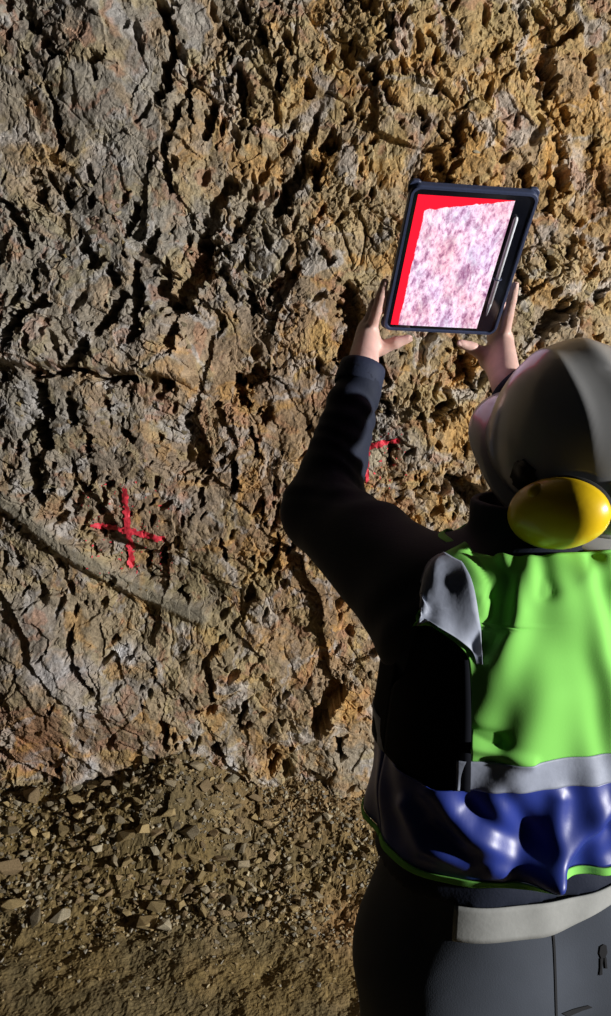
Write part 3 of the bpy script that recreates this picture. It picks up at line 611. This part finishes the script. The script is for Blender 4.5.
# torso outline: pixel row -> left silhouette column; half depth
ROWS = [(1130, 380, .125), (1016, 372, .140), (960, 373, .142), (905, 379, .140), (870, 379, .142), (800, 386, .140), (720, 386, .140), (660, 392, .138), (610, 402, .130), (575, 409, .120), (556, 415, .110), (544, 424, .100), (535, 442, .088), (527, 482, .072), (518, 515, .058)]
SZ = []; SRX = []; SRY = []
for v, xl, ry in ROWS:
    a = px(ACOL, v, 1.0); SZ.append(a[2]); SRX.append((a[0] - px(xl, v, 1.0)[0]) / math.cos(YAW) * .985); SRY.append(ry * .86)
SZ, SRX, SRY = map(np.array, (SZ, SRX, SRY)); zz = np.linspace(SZ[0], SZ[-1], 400)
def sm(a):
    t = np.interp(zz, SZ, a); p = np.pad(t, 12, mode='edge'); return np.convolve(p, np.ones(25) / 25, 'valid')
RXS, RYS = sm(SRX), sm(SRY)
def sec(z): return np.interp(z, zz, RXS), np.interp(z, zz, RYS)
NE = 2.9
def zrow(v): return px(563, v, .872)[2]
def rad(phi, z, off=0.0):
    rx, ry = sec(z); rx = rx + off; ry = ry + off
    return 1 / ((np.abs(np.sin(phi)) / rx) ** NE + (np.abs(np.cos(phi)) / ry) ** NE) ** (1 / NE)
def spt(phi, z, off=0.0):
    """surface point; phi = 0 at the middle of the back, positive to the person's right"""
    r = rad(phi, z, off); return tow(np.stack([r * np.sin(phi), -r * np.cos(phi) + .0 * z, z + 0 * r], -1))
def torso_sdf(p, off=0.0, z0=None, z1=None):
    q = tol(p); z = q[..., 2]; rx, ry = sec(z); rx = rx + off; ry = ry + off
    k = ((np.abs(q[..., 0]) / rx) ** NE + (np.abs(q[..., 1]) / ry) ** NE) ** (1 / NE); d = (k - 1) * np.minimum(rx, ry)
    if z0 is not None: d = np.maximum(d, z0 - z)
    if z1 is not None: d = np.maximum(d, z - z1)
    return d
def proj(P):
    d = P - CAM; w = d @ FW; return W_PX / 2 + F_PX * (d @ RT) / w, H_PX / 2 - F_PX * (d @ UP) / w
Z_NECK, Z_WAIST = SZ[-1], zrow(905)
# joints
LS, LE, LW = px(440, 612, 1.015), px(322, 512, 1.265), px(362, 370, 1.37)
lsl = tol(LS); RS = tow((-lsl[0], lsl[1], lsl[2])); RE = np.array([.60, 1.21, 1.31]); RW = px(508, 388, 1.385)
HEADC = px(578, 465, 1.045)
HT = math.radians(33); HY = math.radians(8)
HR = np.array([[math.cos(HY), -math.sin(HY), 0], [math.sin(HY), math.cos(HY), 0], [0, 0, 1]]) @ axis_rot((1, 0, 0), HT)   # columns: right, forward, up of the head
def hd(x, y, z): return HEADC + HR @ np.array([x, y, z])
CLB, CRB = (-TW / 2, -TH / 2), (TW / 2, -TH / 2)
def lh(a, b, c): return tl(CLB[0] + a, CLB[1] + b, c)
def rh(a, b, c): return tl(CRB[0] + a, CRB[1] + b, c)
HANDS = {
 'L': dict(w=LW, k=[lh(-.018, -.012, -.004), lh(-.021, -.016, -.022), lh(-.020, -.024, -.038), lh(-.014, -.034, -.050)],
   f=[[lh(-.0135, .034, -.005), lh(-.0115, .062, -.006), lh(-.0095, .086, -.007)], [lh(-.014, .030, -.026), lh(.004, .048, -.026), lh(.024, .056, -.0235)], [lh(-.008, .020, -.040), lh(.012, .034, -.034), lh(.032, .038, -.0245)], [lh(0, .002, -.050), lh(.016, .012, -.042), lh(.032, .014, -.027)]],
   t=[lh(-.022, -.050, .004), lh(.002, -.029, .012), lh(.024, -.015, .0155), lh(.044, -.006, .0150)]),
 'R': dict(w=RW, k=[rh(.019, -.010, -.004), rh(.023, -.014, -.022), rh(.021, -.022, -.038), rh(.014, -.032, -.050)],
   f=[[rh(.0140, .038, -.004), rh(.0120, .068, -.005), rh(.0100, .094, -.006)], [rh(.014, .034, -.026), rh(-.004, .050, -.026), rh(-.024, .058, -.0235)], [rh(.008, .022, -.040), rh(-.012, .036, -.034), rh(-.032, .040, -.0245)], [rh(0, .004, -.050), rh(-.016, .014, -.042), rh(-.032, .016, -.027)]],
   t=[rh(.004, -.050, .006), rh(-.014, -.032, .014), rh(-.038, -.018, .0165), rh(-.060, -.010, .0160)])}
def hand_sdf(p, H):
    d = None
    for i, k in enumerate(H['k']):
        e = rcone(p, H['w'] + (k - H['w']) * .12, k, .018 - .001 * i, .0125 - .0008 * i); d = e if d is None else smin(d, e, .016)
    base = H['t'][0]
    d = smin(d, rcone(p, H['w'] + (base - H['w']) * .25, base, .018, .0165), .018)
    d = smin(d, rcone(p, base, H['k'][0], .014, .011), .012)
    d = smin(d, chain(p, H['t'], [.0155, .0125, .0098, .0076], .005), .010)
    for i, (k, f) in enumerate(zip(H['k'], H['f'])):
        s = (1, 1.03, .97, .86)[i]; d = smin(d, chain(p, [k] + f, [.0108 * s, .0093 * s, .0083 * s, .0068 * s], .003), .005)
    return d
FOOT_Z = lambda x, y: ground_at(x, y)
hipL, hipR = tow((-.095, .01, .86)), tow((.095, .01, .86)); kneeL, kneeR = tow((-.12, .05, .47)), tow((.115, .03, .47)); ankL, ankR = tow((-.135, -.01, .10)), tow((.13, -.02, .10))
def body_sdf(p):
    d = torso_sdf(p, -.035, None, Z_NECK - .02)
    d = smin(np.maximum(d, .80 - p[..., 2]), rcone(p, tow((0, .005, Z_NECK - .05)), hd(0, -.035, -.04), .058, .055), .03)
    for S, Eb, W_ in ((LS, LE, LW), (RS, RE, RW)):
        d = smin(d, chain(p, [S, Eb, W_], [.050, .038, .024], .02), .035)
    for hp, kn, an in ((hipL, kneeL, ankL), (hipR, kneeR, ankR)):
        d = smin(d, chain(p, [hp, kn, an], [.085, .055, .040], .03), .04)
        d = smin(d, rcone(p, an + (0, 0, -.055), an + RZ @ np.array([0, .14, -.062]), .036, .030), .02)
    # head: skull, jaw, nose, ears, brow, lips
    n = np.linalg.norm(p - HEADC, axis=-1) < .26
    if n.any(): d[n] = smin(d[n], head_sdf(p[n]), .025)
    for H in HANDS.values():
        n = np.linalg.norm(p - H['k'][1], axis=-1) < .24
        if n.any(): d[n] = smin(d[n], hand_sdf(p[n], H), .012)
    return d
def head_sdf(p):
    h = ell(p, hd(0, -.008, .035), (.075, .094, .085), HR); h = smin(h, ell(p, hd(0, .030, -.045), (.058, .068, .078), HR), .03)
    h = smin(h, rcone(p, hd(0, .094, -.005), hd(0, .112, -.040), .008, .013), .012)
    h = smin(h, rcone(p, hd(-.03, .082, .012), hd(.03, .082, .012), .012, .012), .015)
    h = smin(h, rcone(p, hd(-.018, .092, -.070), hd(.018, .092, -.070), .008, .008), .008); h = smin(h, ell(p, hd(0, .080, -.108), (.022, .018, .016), HR), .015)
    for s in (-1, 1):
        h = np.maximum(h, -(ell(p, hd(s * .031, .108, -.008), (.015, .016, .010), HR)))
        h = smin(h, ell(p, hd(s * .031, .086, -.008), (.012, .012, .012), HR), .004)
        h = smin(h, ell(p, hd(s * .076, -.005, -.015), (.010, .020, .032), HR), .008)
    return h
M_SKIN = new_mat('skin', (.70, .46, .40), .5, bump=.1, bscale=260, var=.10, vscale=40)
M_SKIN.node_tree.nodes['Principled BSDF'].inputs['Subsurface Weight'].default_value = .12
M_SKIN.node_tree.nodes['Principled BSDF'].inputs['Subsurface Radius'].default_value = (.012, .005, .003)
lo = np.array([min(LE[0], LS[0]) - .12, .80, -.02]); hi = np.array([RE[0] + .10, 1.55, 1.95])
PERSON = solid('person', body_sdf, lo, hi, .0040, M_SKIN, it=1)
tag(PERSON, 'worker seen from behind in lime vest and dark jacket, raising a tablet with both hands', 'person')
print('body', time.time() - T0)
# fingernails of the two thumbs and index fingers
M_NAIL = new_mat('fingernail', (.80, .55, .50), .3)
for H in HANDS.values():
    for ch in (H['t'], [H['k'][0]] + H['f'][0]):
        a, b = ch[-2], ch[-1]; d = unit(b - a); n = unit(TN - d * (TN @ d)); s = np.cross(d, n); V = []
        for i in range(5):
            for j in range(5):
                u, w = (i / 4 - .5), (j / 4 - .5); V.append(b + d * (.001 + .010 * u) + s * (.0085 * w) + n * (.0074 - .0035 * (2 * w) ** 2 - .0012 * (2 * u) ** 2))
        obj('fingernail', mesh_np('fingernail', V, grid_quads(5, 5)), M_NAIL, PERSON)

# short dark hair at the nape
M_HAIR = new_mat('dark_hair', (.025, .018, .014), .6, bump=.6, bscale=220)
def hair_sdf(p):
    d = ell(p, hd(0, -.016, .034), (.080, .094, .088), HR); q = (p - HEADC) @ HR
    return np.maximum(np.maximum(d, q[..., 1] - .055), -(q[..., 2] + .045))
solid('hair', hair_sdf, HEADC - .16, HEADC + .16, .005, M_HAIR, PERSON)

# ------------------------------------------------------------------ jacket
M_JACKET = new_mat('navy_black_jacket_cloth', (.013, .018, .036), .75, bump=.10, bscale=300, spec=.25)
M_CUFF = new_mat('jacket_cuff', (.020, .027, .055), .7, bump=.12, bscale=300, spec=.25)
def folds3(p, f=1.0): return (np.sin(p[..., 0] * 38 + 3 * np.sin(p[..., 2] * 17) + p[..., 1] * 21) * np.sin(p[..., 2] * 46 + 2.2 * np.sin(p[..., 0] * 19)) ) * f
def sleeve(p, S, Eb, W_, f):
    d = smin(rcone(p, S, Eb, .084, .059), rcone(p, Eb, W_, .056, .034), .025)
    ax = unit(W_ - Eb); t = (p - Eb) @ ax
    w1 = p @ np.array([31, 22, 5.0]); d = d + (.0030 * np.sin(t * 95 + 3.1 * np.sin(w1 * .8) + 1.3 * np.sin(t * 41)) * (.45 + .55 * np.sin(w1 * .55 + t * 23)) + .0016 * np.sin(t * 190 + 2.5 * np.sin(w1 * 1.7))) * sstep(-.05, .05, t)
    ax2 = unit(Eb - S); t2 = (p - S) @ ax2; d = d + .0035 * np.sin(t2 * 48 + 3.5 * np.sin(p[..., 2] * 24 + p[..., 1] * 13)) * np.sin(p[..., 0] * 17 + p[..., 2] * 9) * (1 - sstep(.2, .3, t2))
    return np.maximum(d, (p - W_) @ ax - .004)          # open end at the wrist
Z_HEM = zrow(906)
def jacket_sdf(p):
    d = torso_sdf(p, 0, Z_HEM - .004, Z_NECK - .004)
    d = d + folds3(p, .0035)
    d = smin(d, sleeve(p, LS, LE, LW, 1), .045); d = smin(d, sleeve(p, RS, RE, RW, 1), .045)
    # raised collar
    q = tol(p); c = np.abs(np.hypot(q[..., 0] / 1.1, q[..., 1] + .0) - .078) - .006
    c = np.maximum(c, np.maximum(Z_NECK - .05 - q[..., 2], q[..., 2] - (Z_NECK + .022)))
    d = smin(d, c, .02)
    return np.maximum(d, Z_HEM - .004 - p[..., 2])
JACKET = solid('jacket', jacket_sdf, [lo[0], .80, Z_HEM - .03], [RE[0] + .12, 1.48, 1.72], .0058, M_JACKET, PERSON, it=2)
JACKET['label'] = 'near-black jacket with long sleeves under the vest'
for Eb, W_ in ((LE, LW), (RE, RW)):
    ax = unit(W_ - Eb); P = [W_ + ax * t for t in (-.030, -.028, -.002, .006, .008)]
    V, Q, T = tube(P, [.0365, .0385, .0375, .0365, .030], 28, cap=False); obj('cuff', mesh_np('cuff', V, Q, T), M_CUFF, JACKET)
print('jacket', time.time() - T0)

# ------------------------------------------------------------------ trousers, shirt hem, boots
M_TROUSER = new_mat('dark_grey_trouser_cloth', (.045, .055, .075), .85, bump=.08, bscale=600, var=.08, vscale=20)
M_SEAM = new_mat('black_seam', (.006, .007, .010), .9)
M_HEM = new_mat('pale_grey_shirt', (.36, .37, .36), .8, bump=.06, bscale=160, var=.1, vscale=30)
M_BOOT = new_mat('black_boot_rubber', (.012, .012, .013), .5)
Z_TW = zrow(890)
def trousers_sdf(p):
    q = tol(p); d = torso_sdf(p, -.006 - .07 * (1 - sstep(.72, .86, p[..., 2])), .70, Z_TW); d = d + .002 * np.sin(q[..., 0] * 40 + q[..., 2] * 22)
    for hp, kn, an in ((hipL, kneeL, ankL), (hipR, kneeR, ankR)):
        L_ = chain(p, [hp + (0, 0, -.01), kn, an], [.112, .088, .072], .04) + .0045 * np.sin(p[..., 2] * 60 + 4 * np.sin(p[..., 0] * 30)) * (1 - sstep(.6, .8, p[..., 2]))
        d = smin(d, L_, .07)
    return np.maximum(np.maximum(d, .09 - p[..., 2]), p[..., 2] - Z_TW)
TROUSERS = solid('trousers', trousers_sdf, [BX - .32, .78, .06], [BX + .32, 1.28, Z_TW + .03], .008, M_TROUSER, PERSON, it=3)
TROUSERS['label'] = 'dark grey work trousers with a centre back seam'
def patch(name, phis, zlo, zhi, nr, off, mat, parent, fold=None, thick=.0022):
    """cloth patch on the torso: columns at angles phis(row fraction, column fraction)"""
    nc = phis if isinstance(phis, int) else len(phis)
    t = np.linspace(0, 1, nr)[:, None]; ph = np.asarray(phis)[None, :] + 0 * t
    zl = zlo(ph) if callable(zlo) else zlo; zh = zhi(ph) if callable(zhi) else zhi; Z = zl + (zh - zl) * t + 0 * ph
    return cloth_grid(name, ph, Z, off, mat, parent, fold, thick)
def cloth_grid(name, ph, Z, off, mat, parent, fold=None, thick=.0022, over=None, lift=.008):
    nr, nc = ph.shape; P = spt(ph, Z, off); du = np.gradient(P, axis=1); dv = np.gradient(P, axis=0); N = np.cross(du, dv); N /= np.linalg.norm(N, axis=-1)[..., None] + 1e-9
    if np.cos(ph).mean() < 0: N = -N
    if over is not None:                                  # lie outside the garment beneath: move back (or front) and up
        dr = RZ @ unit((0, -.85 if np.cos(ph).mean() > 0 else .85, .45))
        P0_ = P.copy()
        for _ in range(40):
            d0 = over(P.reshape(-1, 3)).reshape(P.shape[:2]); P = P + dr * np.clip(lift - d0, 0, .012)[..., None]
        far = np.linalg.norm(P - P0_, axis=-1) > .075; P[far] = P0_[far]
        for _ in range(3): P[1:-1, 1:-1] = .5 * P[1:-1, 1:-1] + .125 * (P[:-2, 1:-1] + P[2:, 1:-1] + P[1:-1, :-2] + P[1:-1, 2:])
        du = np.gradient(P, axis=1); dv = np.gradient(P, axis=0); N = np.cross(du, dv); N /= np.linalg.norm(N, axis=-1)[..., None] + 1e-9
        if np.cos(ph).mean() < 0: N = -N
    if fold is not None: fd = fold(P, ph, Z); P = P + N * (np.maximum(fd, -.006) if over is not None else fd)[..., None]
    Vi = P - N * thick; V = np.concatenate([P.reshape(-1, 3), Vi.reshape(-1, 3)]); q = grid_quads(nr, nc); n = nr * nc; Q = [q, q[:, ::-1] + n]
    b = np.concatenate([np.arange(nc), np.arange(1, nr) * nc + nc - 1, (nr - 1) * nc + np.arange(nc - 2, -1, -1), np.arange(nr - 2, 0, -1) * nc])
    b2 = np.roll(b, -1); Q.append(np.stack([b2, b, b + n, b2 + n], 1))
    return obj(name, mesh_np(name, V, np.concatenate(Q)), mat, parent)
zs0, zs1 = zrow(940), zrow(906)
SHIRT = patch('shirt_hem', np.linspace(-1.0, 1.2, 80), lambda ph: zs0 + .034 * sstep(-.45, .65, ph), lambda ph: zs1 + .016 * sstep(-.1, .8, ph) + 0 * ph, 8, .003, M_HEM, PERSON, lambda P, a, z: .0008 * np.sin(a * 13))
SHIRT['label'] = 'pale grey shirt hem showing below the jacket'
# small black figure printed on the trouser seat, the centre back seam and the slit of a pocket, laid on the cloth
from mathutils.bvhtree import BVHTree
tb = bmesh.new(); tb.from_mesh(TROUSERS.data); TBVH = BVHTree.FromBMesh(tb); tb.free()
def on_trousers(u, v):
    d = Vector(ray(u, v)).normalized(); h = TBVH.ray_cast(Vector(CAM), d)
    return (h[0], h[1]) if h[0] is not None else (Vector(px(u, v, .9)), Vector((0, -1, 0)))
def decal(name, polys, mat, parent, off=.0012):
    bm = bmesh.new()
    for poly in polys:
        top = []; low = []
        for u, v in poly: p, n = on_trousers(u, v); top.append(bm.verts.new(p + n * off)); low.append(bm.verts.new(p - n * off))
        bm.faces.new(top); bm.faces.new(low[::-1]); m = len(top)
        for k in range(m): bm.faces.new((top[k], low[k], low[(k + 1) % m], top[(k + 1) % m]))
    return bm_obj(name, bm, mat, parent)
decal('printed_emblem', [[(600, 946), (603, 944), (606, 945), (607, 952), (605, 957), (601, 958), (599, 953)], [(600, 958), (603, 958), (602, 966), (602, 974), (599, 975), (600, 967)], [(604, 957), (606, 957), (607, 968), (605, 968)]], M_SEAM, TROUSERS)
decal('pocket_slit', [[(562, 1013), (572, 1009), (588, 1005), (592, 1007), (582, 1010), (568, 1016)]], M_SEAM, TROUSERS)
SEAMPX = [(553 + 3.5 * t ** .6, 934 + 92 * t) for t in np.linspace(0, 1, 14)]
decal('centre_seam', [[(a[0] - 1, a[1]), (a[0] + 1, a[1]), (b[0] + 1, b[1]), (b[0] - 1, b[1])] for a, b in zip(SEAMPX[:-1], SEAMPX[1:])], M_SEAM, TROUSERS, .001)
def boot_sdf(an):
    toe = an + RZ @ np.array([0, .19, -.052]); heel = an + RZ @ np.array([0, -.04, -.052])
    return lambda p: np.maximum(smin(rcone(p, an + (0, 0, .10), an + (0, -.0, -.03), .060, .058), rcone(p, heel, toe, .050, .046), .03), (an[2] - .098) - p[..., 2])
for an in (ankL, ankR):
    b = solid('boot', boot_sdf(an), an - (.1, .2, .12), an + (.1, .30, .20), .007, M_BOOT, PERSON)
print('trousers', time.time() - T0)

# ------------------------------------------------------------------ high visibility vest
M_LIME = new_mat('lime_vest_mesh_cloth', (.25, .68, .13), .8, bump=.03, bscale=500, spec=.15)
M_SILVER = new_mat('silver_reflective_tape', (.31, .345, .44), .6, bump=.08, bscale=140, var=.08, vscale=60)
M_BLUE = new_mat('blue_satin_cloth', (.020, .040, .26), .42, bump=.05, bscale=90)
CREASE = [  # pixel polyline on the back, half width px, height m
    ([(436, 790), (470, 832), (545, 872)], 13, .013), ([(620, 800), (578, 838), (545, 872)], 13, .014), ([(405, 806), (428, 846), (500, 872)], 11, .012), ([(560, 800), (552, 840), (546, 872)], 10, .008),
    ([(468, 808), (520, 852)], 13, -.010), ([(508, 798), (540, 845)], 11, -.008), ([(606, 828), (566, 866)], 11, -.008), ([(430, 830), (478, 866)], 9, -.008), ([(620, 850), (578, 874)], 10, -.006),
    ([(480, 548), (500, 580), (498, 620), (480, 646)], 9, -.020), ([(484, 600), (494, 625)], 5, .003), ([(490, 545), (512, 575), (518, 610)], 9, .003), ([(540, 556), (548, 590)], 10, -.008), ([(560, 548), (585, 575), (612, 560)], 12, .006),
    ([(452, 742), (490, 752), (530, 762)], 6, .005), ([(458, 728), (500, 743)], 7, -.006), ([(520, 700), (612, 690)], 22, .004), ([(500, 670), (612, 655)], 20, -.004), ([(408, 530), (410, 590), (428, 655)], 26, .050), ([(438, 560), (448, 610), (450, 640)], 5, .003)]
def vest_fold(P, ph, Z):
    u, v = proj(P); d = .003 * np.sin(ph * 9 + 6 * np.sin(Z * 9)) + .0025 * np.sin(Z * 30 + 5 * np.sin(ph * 4))
    back = sstep(.0, .35, np.cos(ph))
    for pts, w, h in CREASE:
        dm = np.full(u.shape, 1e3)
        for a, b in zip(pts[:-1], pts[1:]): dm = np.minimum(dm, seg_dist(u, v, a, b)[0])
        d = d + back * h * np.exp(-(dm / w) ** 2 * .9)
    return d
Z_VH, Z_BL, Z_TAPE0, Z_TAPE1 = zrow(878), zrow(872), zrow(786), zrow(757)
Z_PIT, Z_TOP = zrow(640), Z_NECK - .024
XARM, XGREEN = .188, .148
def half_angle(Z):
    """angle from the middle of the back (or chest) out to the armhole at height Z"""
    a = np.full(np.shape(Z), math.pi / 2); g = np.linspace(0, math.pi / 2, 200)
    for i, z in np.ndenumerate(Z):
        k = sstep(Z_PIT - .02, Z_PIT + .04, z)
        if k > 0:
            xs = rad(g, z, .016) * np.sin(g)
            if xs.max() > XARM: a[i] = math.pi / 2 + k * (g[np.argmax(xs > XARM)] - math.pi / 2)
    return a
VEST = None
def vest_panel(name, z0, z1, nr, off, mat, parent, front, x0=None, x1=None, nc=110, fold=vest_fold):
    """x0, x1: limits across (numbers or functions of height); None reaches the side seam or armhole"""
    zs_ = np.linspace(z0, z1, nr); ha = half_angle(zs_); g = np.linspace(-math.pi / 2, math.pi / 2, 400); rows = []
    for z, h in zip(zs_, ha):
        xs = rad(g, z, off) * np.sin(g); a, b = -h, h
        if x0 is not None: a = max(a, np.interp(x0(z) if callable(x0) else x0, xs, g))
        if x1 is not None: b = min(b, np.interp(x1(z) if callable(x1) else x1, xs, g))
        rows.append(np.linspace(a, max(b, a + .01), nc))
    ph = np.array(rows)
    if front: ph = math.pi - ph
    return cloth_grid(name, ph, zs_[:, None] + 0 * ph, off, mat, parent, fold, .0022, jacket_sdf if z1 > Z_PIT and not front else None, off - .008)
Z_G0, Z_G1 = zrow(662), zrow(585)
xg = lambda z: XGREEN + (XARM + .02 - XGREEN) * float(sstep(Z_G0, Z_G1, z))
VEST = vest_panel('vest', Z_TAPE1, Z_TOP, 110, .016, M_LIME, PERSON, False, lambda z: -xg(z), xg, 130); VEST['label'] = 'lime green high-visibility vest with silver tape and blue satin lower panel'
M_SIDE = new_mat('black_side_mesh', (.006, .007, .011), .9, spec=.1)
for fr in (False, True):
    vest_panel('side_panel', Z_TAPE0, Z_G1, 44, .0165, M_SIDE, VEST, fr, None, lambda z: -xg(z), 20, None); vest_panel('side_panel', Z_TAPE0, Z_G1, 44, .0165, M_SIDE, VEST, fr, xg, None, 20, None)
vest_panel('front_panel', Z_TAPE1, Z_TOP, 70, .016, M_LIME, VEST, True, lambda z: -min(xg(z), .125), lambda z: min(xg(z), .125), 60)
vest_panel('reflective_band', Z_TAPE0, Z_TAPE1, 16, .0175, M_SILVER, VEST, False, -.162, .162, nc=130); vest_panel('reflective_band', Z_TAPE0, Z_TAPE1, 8, .0175, M_SILVER, VEST, True, nc=60)
b = vest_panel('lower_panel', Z_BL, Z_TAPE0, 60, .016, M_BLUE, VEST, False, nc=150); b['label'] = 'shiny blue satin lower panel'
vest_panel('lower_panel', Z_BL, Z_TAPE0, 20, .016, M_BLUE, VEST, True, nc=60)
vest_panel('hem_piping', Z_VH, Z_BL, 6, .0185, M_LIME, VEST, False, nc=130); vest_panel('hem_piping', Z_VH, Z_BL, 4, .0185, M_LIME, VEST, True, nc=60)
for fr in (False, True):
    for sgn in (-1, 1):
        ti = (lambda z: .080) if fr else (lambda z: XGREEN - .010)
        to = (lambda z: .118) if fr else (lambda z: min(XARM - .012, xg(z) - .004))
        if sgn < 0: vest_panel('shoulder_tape', Z_G0, Z_TOP - .012, 70, .0215, M_SILVER, VEST, fr, lambda z: -to(z), lambda z: -ti(z), 18)
        else: vest_panel('shoulder_tape', Z_G0, Z_TOP - .012, 70, .0215, M_SILVER, VEST, fr, ti, to, 18)
print('vest', time.time() - T0)

# ------------------------------------------------------------------ hard hat with parked ear muffs
M_HAT = new_mat('grey_white_hat_plastic', (.36, .365, .37), .28, coat=.5, var=.06, vscale=14)
M_BLACK = new_mat('black_plastic', (.010, .010, .011), .45)
M_YEL = new_mat('yellow_muff_plastic', (.90, .60, .010), .35, coat=.3, bump=.05)
M_FOAM = new_mat('black_foam', (.012, .012, .013), .9)
M_WIRE = new_mat('grey_steel_wire', (.30, .31, .34), .35, metal=.8)
HAT = bpy.data.objects.new('hard_hat', None); COL.objects.link(HAT); HAT.empty_display_size = .05; tag(HAT, 'glossy grey-white hard hat on the worker\'s tilted head', 'hard hat')
HA, HB, HH = .112, .140, .134
def hat_pt(th, e, s=1.0, lift=0.0):
    """th around (0 = right, 90 deg = front), e from 0 at the rim to pi/2 on the crown"""
    c = np.cos(e) ** .62; x = HA * s * c * np.cos(th); y = HB * s * c * np.sin(th) + .006; z = HH * s * np.sin(e) ** .92 + lift
    rib = .0045 * np.exp(-((x / .018) ** 2)) * sstep(.25, .7, e) + .0025 * (np.exp(-(((x - .05) / .009) ** 2)) + np.exp(-(((x + .05) / .009) ** 2))) * sstep(.35, .8, e)
    return np.stack([x, y, z + rib], -1)
def hat_grid(rows): return np.concatenate([(HEADC + r @ HR.T) for r in rows])
th = np.linspace(0, 2 * np.pi, 96, endpoint=False)
rows = [hat_pt(th, np.full(th.shape, e)) for e in np.linspace(.02, np.pi / 2 - .02, 40)]
inner = [hat_pt(th, np.full(th.shape, e), .975, -.0) for e in np.linspace(np.pi / 2 - .02, .02, 20)]
V = hat_grid(rows + inner); Q = grid_quads(60, 96, True)
top = len(V); V = np.concatenate([V, hat_grid([hat_pt(np.zeros(1), np.array([np.pi / 2]))])]); T = [(39 * 96 + i, 39 * 96 + (i + 1) % 96, top) for i in range(96)]
Q = np.array([q for q in Q if not (39 * 96 <= q[0] < 40 * 96)])
Q2 = np.stack([np.arange(96), 59 * 96 + np.arange(96), 59 * 96 + (np.arange(96) + 1) % 96, (np.arange(96) + 1) % 96], 1)
SHELL = obj('shell', mesh_np('shell', V, np.concatenate([Q, Q2]), T), M_HAT, HAT)
# brim: rain gutter all round, peak in front
br = []
for k, (o, dz) in enumerate(((0, .004), (.35, .003), (.75, -.001), (1, -.004), (1.02, -.008), (.9, -.011), (.5, -.008), (0, -.004))):
    wdt = .010 + .030 * np.clip(np.sin(th), 0, 1) ** 1.5 + .004 * np.clip(-np.sin(th), 0, 1)
    br.append(np.stack([(HA + wdt * o) * np.cos(th), (HB + wdt * o) * np.sin(th) + .006, dz - .010 * o * np.clip(np.sin(th), 0, 1) + 0 * th], -1))
br.append(br[0]); V = hat_grid(br); obj('brim', mesh_np('brim', V, grid_quads(9, 96, True)), M_HAT, HAT)
# slot covers at the sides and the suspension knob
def hat_box(name, c, size, mat, parent, rz=0.0, ry=0.0):
    bm = bmesh.new(); bmesh.ops.create_cube(bm, size=1); bmesh.ops.bevel(bm, geom=list(bm.edges), offset=.18, segments=3, affect='EDGES')
    for v in bm.verts:
        q = np.array(v.co) * size; q = axis_rot((0, 1, 0), ry) @ q; q = axis_rot((0, 0, 1), rz) @ q; v.co = HEADC + HR @ (q + c)
    return bm_obj(name, bm, mat, parent, True)
for s in (-1, 1):
    a = math.pi / 2 + s * math.radians(118); q = hat_pt(np.array([a]), np.array([.22]))[0]
    hat_box('accessory_slot', q * np.array([.985, .985, 1]) , (.034, .012, .036), M_BLACK, HAT, a - math.pi / 2, 0)
hat_box('adjuster_knob', np.array([0, -.112, -.045]), (.045, .022, .030), M_BLACK, HAT)
def muff(center, nrm, roll, lab, arm_from):
    m = bpy.data.objects.new('ear_muff', None); COL.objects.link(m); m.empty_display_size = .03; m.parent = HAT; m['label'] = lab
    n = unit(nrm); a = unit(np.cross((0, 0, 1.0), n)); b = np.cross(n, a); a, b = a * math.cos(roll) + b * math.sin(roll), b * math.cos(roll) - a * math.sin(roll)
    t = np.linspace(0, 2 * np.pi, 40, endpoint=False)
    def ring(ra, rb, h): return center + np.outer(np.cos(t) * ra, a) + np.outer(np.sin(t) * rb, b) + n * h
    R_ = [ring(.058 * c, .040 * c, h) for c, h in ((.90, 0), (1.0, .002), (1.02, .006), (1.0, .011), (.95, .018), (.86, .025), (.72, .031), (.52, .0350), (.28, .0370), (.12, .0375), (.001, .0376))]
    cup = obj('cup', mesh_np('cup', np.concatenate(R_), grid_quads(len(R_), 40, True)), M_YEL, m)
    R_ = [ring(.054 * c, .037 * c, h) for c, h in ((.90, .001), (1.02, -.003), (1.04, -.008), (.98, -.013), (.80, -.015), (.55, -.012), (.05, -.010))]
    obj('cushion', mesh_np('cushion', np.concatenate(R_), grid_quads(len(R_), 40, True)), M_FOAM, m)
    tip = center + n * .021 + b * .033 - a * .010
    V, Q, T = tube([arm_from, arm_from * .5 + tip * .5 + n * .016 + b * .008, tip + n * .004], .0032, 10); obj('arm', mesh_np('arm', V, Q, T), M_WIRE, m)
    V, Q, T = tube([tip - n * .006, tip + n * .002, tip + n * .006, tip + n * .0075], [.0085, .0085, .006, .002], 16); obj('pivot_knob', mesh_np('pivot_knob', V, Q, T), M_YEL, m)
back = -HR[:, 1]
muff(px(560, 511, .915), back * .6 + np.array([-.80, -.42, .0]), math.radians(14), 'yellow ear muff cup parked on the back of the hat', hd(-.075, -.120, .030))
muff(px(676, 498, .925), back * .8 + np.array([.45, -.3, .05]), math.radians(-10), 'yellow ear muff cup on the right side of the hat', hd(.085, -.112, .030))
print('done', time.time() - T0)
